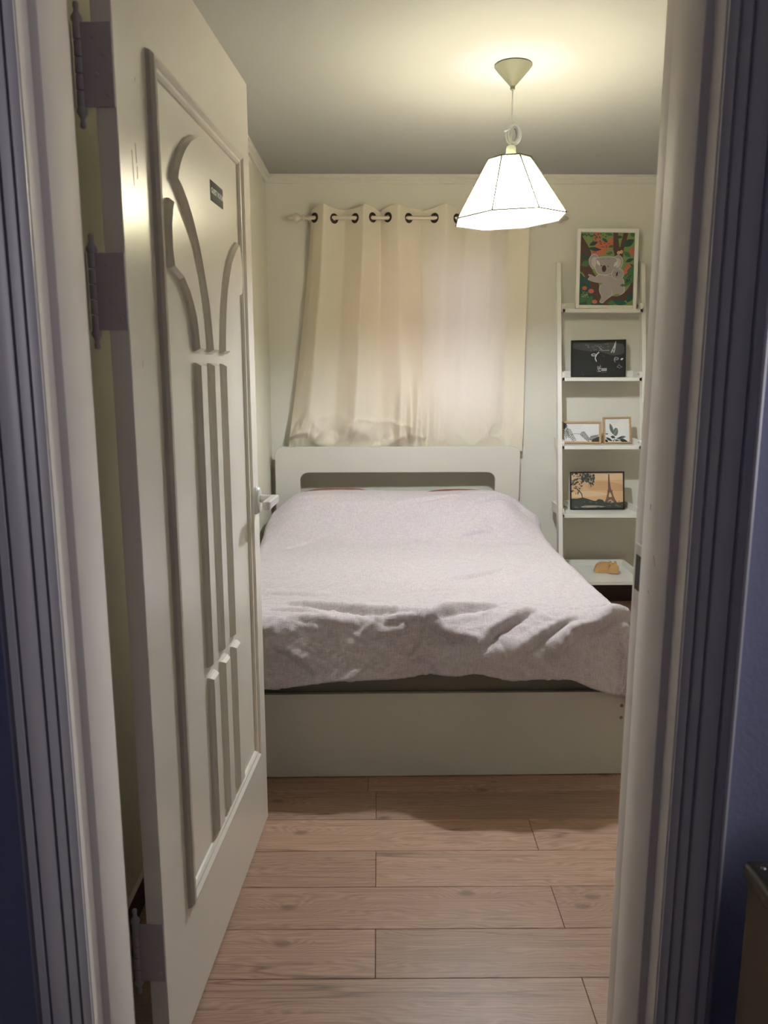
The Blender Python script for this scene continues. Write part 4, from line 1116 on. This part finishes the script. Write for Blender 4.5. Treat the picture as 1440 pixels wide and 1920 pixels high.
art += [('outline', [(600 + (x - 600) * 1.03, 730 + (y - 730) * 1.03) for x, y in body]), ('koala2', body)]
for cx_, cy_, rx_, ry_ in ((480, 465, 46, 72), (712, 470, 44, 68)): art += [('outline', ell(cx_, cy_, rx_ + 4, ry_ + 4)), ('koala', ell(cx_, cy_, rx_, ry_)), ('ear', ell(cx_ + (4 if cx_ < 600 else -2), cy_ + 8, rx_ - 14, ry_ - 20))]
art += [('outline', spline([(500, 430), (590, 415), (690, 425), (706, 500), (680, 560), (640, 596), (580, 606), (520, 592), (490, 540), (492, 480)])), ('koala', spline([(503, 434), (590, 420), (687, 429), (701, 500), (677, 556), (638, 590), (580, 600), (523, 587), (495, 538), (497, 482)]))]
art += [('outline', ell(712, 590, 62, 56)), ('koala', ell(712, 590, 58, 52)), ('koala2', ell(735, 680, 38, 60)), ('koala', ell(700, 545, 16, 18)), ('nose', ell(578, 538, 22, 34)), ('nose', ell(550, 508, 5, 8)), ('nose', ell(617, 514, 5, 8)), ('nose', ell(705, 592, 9, 24, 10)), ('nose', ell(690, 578, 3, 5)), ('nose', ell(728, 575, 3, 5)),
        ('outline', stroke(spline([(548, 700), (540, 760), (565, 820)], False), 2)), ('outline', stroke(spline([(655, 760), (660, 800), (630, 830)], False), 3)), ('nose', stroke([(555, 440), (578, 444)], 2)), ('nose', stroke([(608, 444), (632, 440)], 2)), ('outline', leafp(520, 480, 70, 26, 60)), ('outline', leafp(690, 490, 70, 26, -60))]
art.append(('mgreen', leafp(765, 705, 50, 30, 0)))
picture('koala_picture', 'large white framed jungle print of a grey koala on the topmost shelf', 'picture', (1.255, 4.372, 1.7025), 0.336, 0.430, 0.019, 0.018, M['fwhite'], art, D, radians(-6.0), roll=radians(0.6))

# --- black night view with the clock hands
D = (295, 1275, 820, 1630); art = [('night', R4(*D)), ('smoke', spline([(295, 1300), (420, 1290), (560, 1300), (700, 1290), (815, 1330), (820, 1400), (700, 1420), (560, 1380), (420, 1370), (300, 1340)])),
    ('smoke', spline([(740, 1320), (800, 1310), (818, 1380), (760, 1400)]))]
for _ in range(60): 
    x, y = rnd.uniform(420, 665), rnd.uniform(1305, 1375); art.append((rnd.choice(('pale', 'smoke', 'pale')), leafp(x, y, rnd.uniform(8, 26), 2.4, rnd.uniform(-30, 30), 2)))
for _ in range(40):
    x, y = rnd.uniform(300, 815), rnd.uniform(1400, 1625); art.append((rnd.choice(('smoke', 'smoke', 'pale')), leafp(x, y, rnd.uniform(5, 16), 2.2, rnd.uniform(0, 180), 2)))
for _ in range(12): 
    y = rnd.uniform(1300, 1345); art.append(('smoke', stroke([(300, y), (430, y + rnd.uniform(-6, 10))], 1.5)))
art += [('pale', [(728, 1277), (733, 1277), (732, 1310), (728, 1350), (716, 1398), (706, 1396), (708, 1375), (700, 1380), (690, 1398), (680, 1392), (700, 1350), (716, 1310)]), ('night', [(712, 1350), (718, 1352), (712, 1372), (702, 1370)]),
        ('white', stroke(spline([(564, 1388), (545, 1405), (534, 1425), (526, 1450), (540, 1482)], False), [6, 9, 10, 10, 8] + [8] * 20 if False else 9)), ('white', stroke(spline([(535, 1412), (510, 1404), (490, 1412), (500, 1424), (530, 1422)], False), 7)),
        ('pale', stroke([ (x, y) for x, y in ell(738, 1456, 22, 14)], 4)), ('pale', stroke([(720, 1456), (758, 1456)], 3)), ('white', leafp(793, 1462, 34, 18, -30)), ('pale', stroke([(745, 1540), (765, 1520), (795, 1545), (770, 1552), (745, 1540)], 3)), ('pale', leafp(720, 1480, 40, 5, 60)),
        ('pale', stroke([(555, 1330), (600, 1372), (665, 1368)], 4)), ('white', stroke([(550, 1530), (550, 1552), (580, 1552), (580, 1525)], 4)), ('white', stroke([(565, 1530), (565, 1550)], 4)), ('white', stroke([(550, 1560), (582, 1560)], 3)), ('white', stroke([(552, 1568), (582, 1582)], 3)), ('white', stroke([(550, 1584), (582, 1584)], 3))]
for k in range(5): art.append(('white', R4(590 + k * 11, 1553, 598 + k * 11, 1561))); art.append(('white', R4(588 + k * 11, 1566, 597 + k * 11, 1576)))
for k in range(3): art.append(('pale', R4(594 + k * 18, 1588, 602 + k * 18, 1592)))
picture('night_city_picture', 'black framed dark city print with white clock hands on the second shelf down', 'picture', (1.236, 4.382, 1.3325), 0.306, 0.205, 0.006, 0.014, M['fblack'], art, D, radians(-4.5), roll=radians(-1.0))

# --- two small botanical prints in oak frames
D = (210, 280, 540, 445); art = [('paper', R4(*D))]
for x0, y0, n_, dx_, dy_, lw in ((215, 285, 9, 4, 14, 46), (245, 330, 8, 9, 14, 42), (375, 358, 9, 9, 9, 40), (455, 418, 8, 10, -3, 36)):
    pts = [(x0 + k * dx_, y0 + k * dy_) for k in range(n_)]; art.append(('ink', stroke(pts, 3)))
    for k, (x, y) in enumerate(pts):
        L_ = lw * (1 - 0.05 * k); base = math.degrees(atan2(dy_, dx_))
        for s_ in (-1, 1):
            r_ = base + s_ * 48; art.append(('ink', leafp(x + L_ / 2 * cos(radians(r_)), y + L_ / 2 * sin(radians(r_)), L_, 6.5, r_, 3)))
art += [('ink', stroke(spline([(280, 385), (320, 372), (370, 376)], False), 3)), ('ink', spline([(475, 445), (480, 425), (510, 410), (540, 400), (545, 445)])), ('ink', spline([(205, 275), (235, 280), (240, 310), (215, 330)])), ('textgrey', stroke([(300, 303), (385, 303)], 2)), ('textgrey', stroke([(318, 322), (370, 322)], 2))]
picture('fern_picture', 'small wide oak framed print of dark fern leaves on the third shelf down', 'picture', (1.1440, 4.330, 0.9625), 0.222, 0.125, 0.011, 0.014, M['oak'], art, D, radians(-12), yaw=radians(-3), roll=radians(0.3))
D = (585, 238, 842, 440); art = [('paper', R4(*D))]
art += [('leafgrey', leafp(655, 325, 100, 36, 72)), ('ink', stroke([(640, 285), (672, 370)], 3)), ('leafgrey', ell(698, 352, 26, 36, 15)), ('pale', stroke([(680, 375), (712, 330)], 2)), ('ink', leafp(668, 396, 50, 24, 10)), ('ink', leafp(628, 415, 80, 22, 25)), ('leafgrey', leafp(760, 402, 90, 28, -12)), ('ink', leafp(735, 405, 70, 12, -10)), ('ink', leafp(780, 430, 90, 30, 12)),
        ('ink', leafp(700, 425, 80, 14, 0)), ('ink', leafp(605, 368, 36, 10, 0)), ('ink', stroke([(690, 400), (672, 440)], 4)), ('paper', leafp(690, 432, 34, 10, 50)), ('ink', leafp(600, 428, 40, 24, 20)), ('textgrey', stroke([(630, 250), (745, 250)], 2)), ('textgrey', stroke([(655, 266), (720, 266)], 2))]
picture('leaf_picture', 'small nearly square oak framed print of round dark leaves beside the fern print', 'picture', (1.350, 4.335, 0.9625), 0.158, 0.150, 0.009, 0.014, M['oak'], art, D, radians(-11), yaw=radians(2), roll=radians(-0.8))

# --- tower at sunset
D = (248, 735, 728, 1068); art = [('sky1', R4(*D)), ('sky3', R4(248, 735, 728, 800)), ('sky2', spline([(420, 830), (560, 815), (728, 850), (728, 905), (560, 900), (420, 890)])), ('sky3', spline([(250, 920), (400, 905), (560, 925), (540, 950), (260, 960)]))]
tw = [(592, 748), (603, 748), (606, 800), (612, 850), (620, 895), (632, 900), (632, 915), (640, 950), (655, 985), (676, 1018), (645, 1018), (630, 995), (612, 988), (592, 998), (582, 1018), (555, 1018), (572, 975), (584, 930), (584, 900), (590, 890), (590, 820)]
art += [('tower', tw), ('sky1', spline([(600, 930), (608, 918), (616, 932), (624, 960), (596, 960)])), ('sky2', spline([(590, 1000), (612, 985), (634, 1002), (640, 1020), (585, 1020)]))]
for _ in range(150):
    a = rnd.uniform(0, 1); x = 248 + 215 * a ** 0.8; top = 735 + 15 * a; bot = 920 - 120 * a + 40 * sin(a * 9)
    y = rnd.uniform(top, max(top + 10, bot)); art.append((rnd.choice(('tree', 'bush', 'tree')), ell(x, y, rnd.uniform(4, 15), rnd.uniform(3, 9), rnd.uniform(0, 180), 7)))
art += [('tree', stroke([(300, 880), (345, 930), (350, 975)], 7)), ('bush', spline([(240, 985), (300, 975), (360, 968), (420, 985), (470, 998), (500, 982), (540, 990), (560, 1010), (640, 1015), (700, 1012), (740, 1012), (740, 1080), (240, 1080)])), ('water', spline([(345, 1048), (420, 1040), (540, 1046), (540, 1056), (420, 1060), (350, 1058)]))]
for _ in range(50): art.append((rnd.choice(('tree', 'leafgrey')), ell(rnd.uniform(250, 725), rnd.uniform(1000, 1065), rnd.uniform(4, 12), rnd.uniform(2, 6), 0, 7)))
for _ in range(8): art.append(('water', leafp(rnd.uniform(560, 720), rnd.uniform(1020, 1064), 20, 3, 0, 2)))
picture('tower_picture', 'black framed sunset print of an iron tower on the fourth shelf down', 'picture', (1.245, 4.300, 0.5905), 0.306, 0.216, 0.007, 0.014, M['fblack'], art, D, radians(-11), yaw=radians(-2), roll=radians(-0.6))

# --- wooden animal on the lowest shelf
ty = empty('wooden_toy', (1.30, 4.235, 0.2385), radians(-8)); tag(ty, 'small pale wooden animal figure on the lowest shelf', 'figurine')
bm = bmesh.new()
prism(bm, spline([(-0.064, 0.001), (-0.064, 0.030), (-0.052, 0.048), (-0.030, 0.058), (0.000, 0.060), (0.030, 0.052), (0.040, 0.030), (0.040, 0.001)][:1] + [(-0.065, 0.02), (-0.060, 0.042), (-0.038, 0.058), (-0.005, 0.060), (0.020, 0.056), (0.034, 0.046), (0.040, 0.02), (0.040, 0.001)]), lambda a, b_, d: (a, d, b_), -0.018, 0.018)
smooth_angle(obj('body', bm, M['toy'], ty), 50)
bm = bmesh.new()
prism(bm, spline([(0.006, 0.022), (0.010, 0.046), (0.026, 0.060), (0.046, 0.058), (0.058, 0.046), (0.060, 0.026), (0.052, 0.010), (0.030, 0.004), (0.014, 0.008)]), lambda a, b_, d: (a, d, b_), -0.040, -0.019)
smooth_angle(obj('head', bm, M['toy'], ty), 50)
for ex in (0.014, 0.040):
    bm = bmesh.new(); prism(bm, ell(ex, 0.064, 0.008, 0.011, 0, 12), lambda a, b_, d: (a, d, b_), -0.036, -0.024); obj('ear', bm, M['toy'], ty)
for lx in (-0.048, 0.0):
    bm = bmesh.new(); box(bm, lx, lx + .016, -0.0215, -0.0185, 0.0, 0.016, 0.001, seg=1); obj('leg', bm, M['toy'], ty)
bm = bmesh.new(); box(bm, 0.050, 0.064, -0.036, -0.024, 0.0, 0.020, 0.003); obj('snout', bm, M['toy'], ty)

# ================================================================== CHAIR in the hall
ch = empty('hall_chair', (0.70, 0.70, 0)); tag(ch, 'dark leather backed chair in the hall at the right edge', 'chair')
bm = bmesh.new(); g = bmesh.new(); box(g, -0.222, -0.198, -0.215, 0.195, 0.47, 0.722, 0.008, seg=3); merge(bm, g); smooth_angle(obj('backrest', bm, M['chairwood'], ch), 50)
bm = bmesh.new(); g = bmesh.new(); box(g, -0.228, -0.192, -0.222, 0.202, 0.712, 0.738, 0.011, seg=4); merge(bm, g); rail = smooth_angle(obj('top_rail', bm, M['leather'], ch), 60)
for k in range(17):
    bm = bmesh.new(); lathe(bm, [(0.0035, 0), (0.003, .0012), (0.0015, .0022)], (-0.210, -0.205 + k * 0.024, 0.7375), 10); obj('stud', bm, M['pin'], rail, smooth=True)
bm = bmesh.new(); g = bmesh.new(); box(g, -0.20, 0.22, -0.21, 0.20, 0.42, 0.47, 0.018, seg=4); merge(bm, g); smooth_angle(obj('seat', bm, M['leather'], ch), 60)
for sx, sy in ((-1, -1), (-1, 1), (1, -1), (1, 1)):
    bm = bmesh.new(); x = 0.01 + sx * 0.19; y = -0.005 + sy * 0.18
    lathe(bm, [(0.014, 0.0), (0.017, 0.2), (0.020, 0.422)], (x, y, 0), 12); smooth_angle(obj('leg', bm, M['chairwood'], ch), 50)
# table added unseen beyond the right edge of the view to shade the lower hall wall
tb = empty('added_table', (1.20, 0.62, 0)); tag(tb, 'dark table added beyond the right edge of the view to shade the lower hall wall', 'table')
bm = bmesh.new(); box(bm, -0.52, 0.50, -0.62, 0.40, 0.70, 0.735, 0.004); obj('table_top', bm, M['table'], tb)
for sx in (-1, 1):
    for sy in (-1, 1):
        bm = bmesh.new(); x = sx * 0.45; y = -0.11 + sy * 0.45; box(bm, x - .03, x + .03, y - .03, y + .03, 0.0, 0.70, 0.003); obj('leg', bm, M['table'], tb)
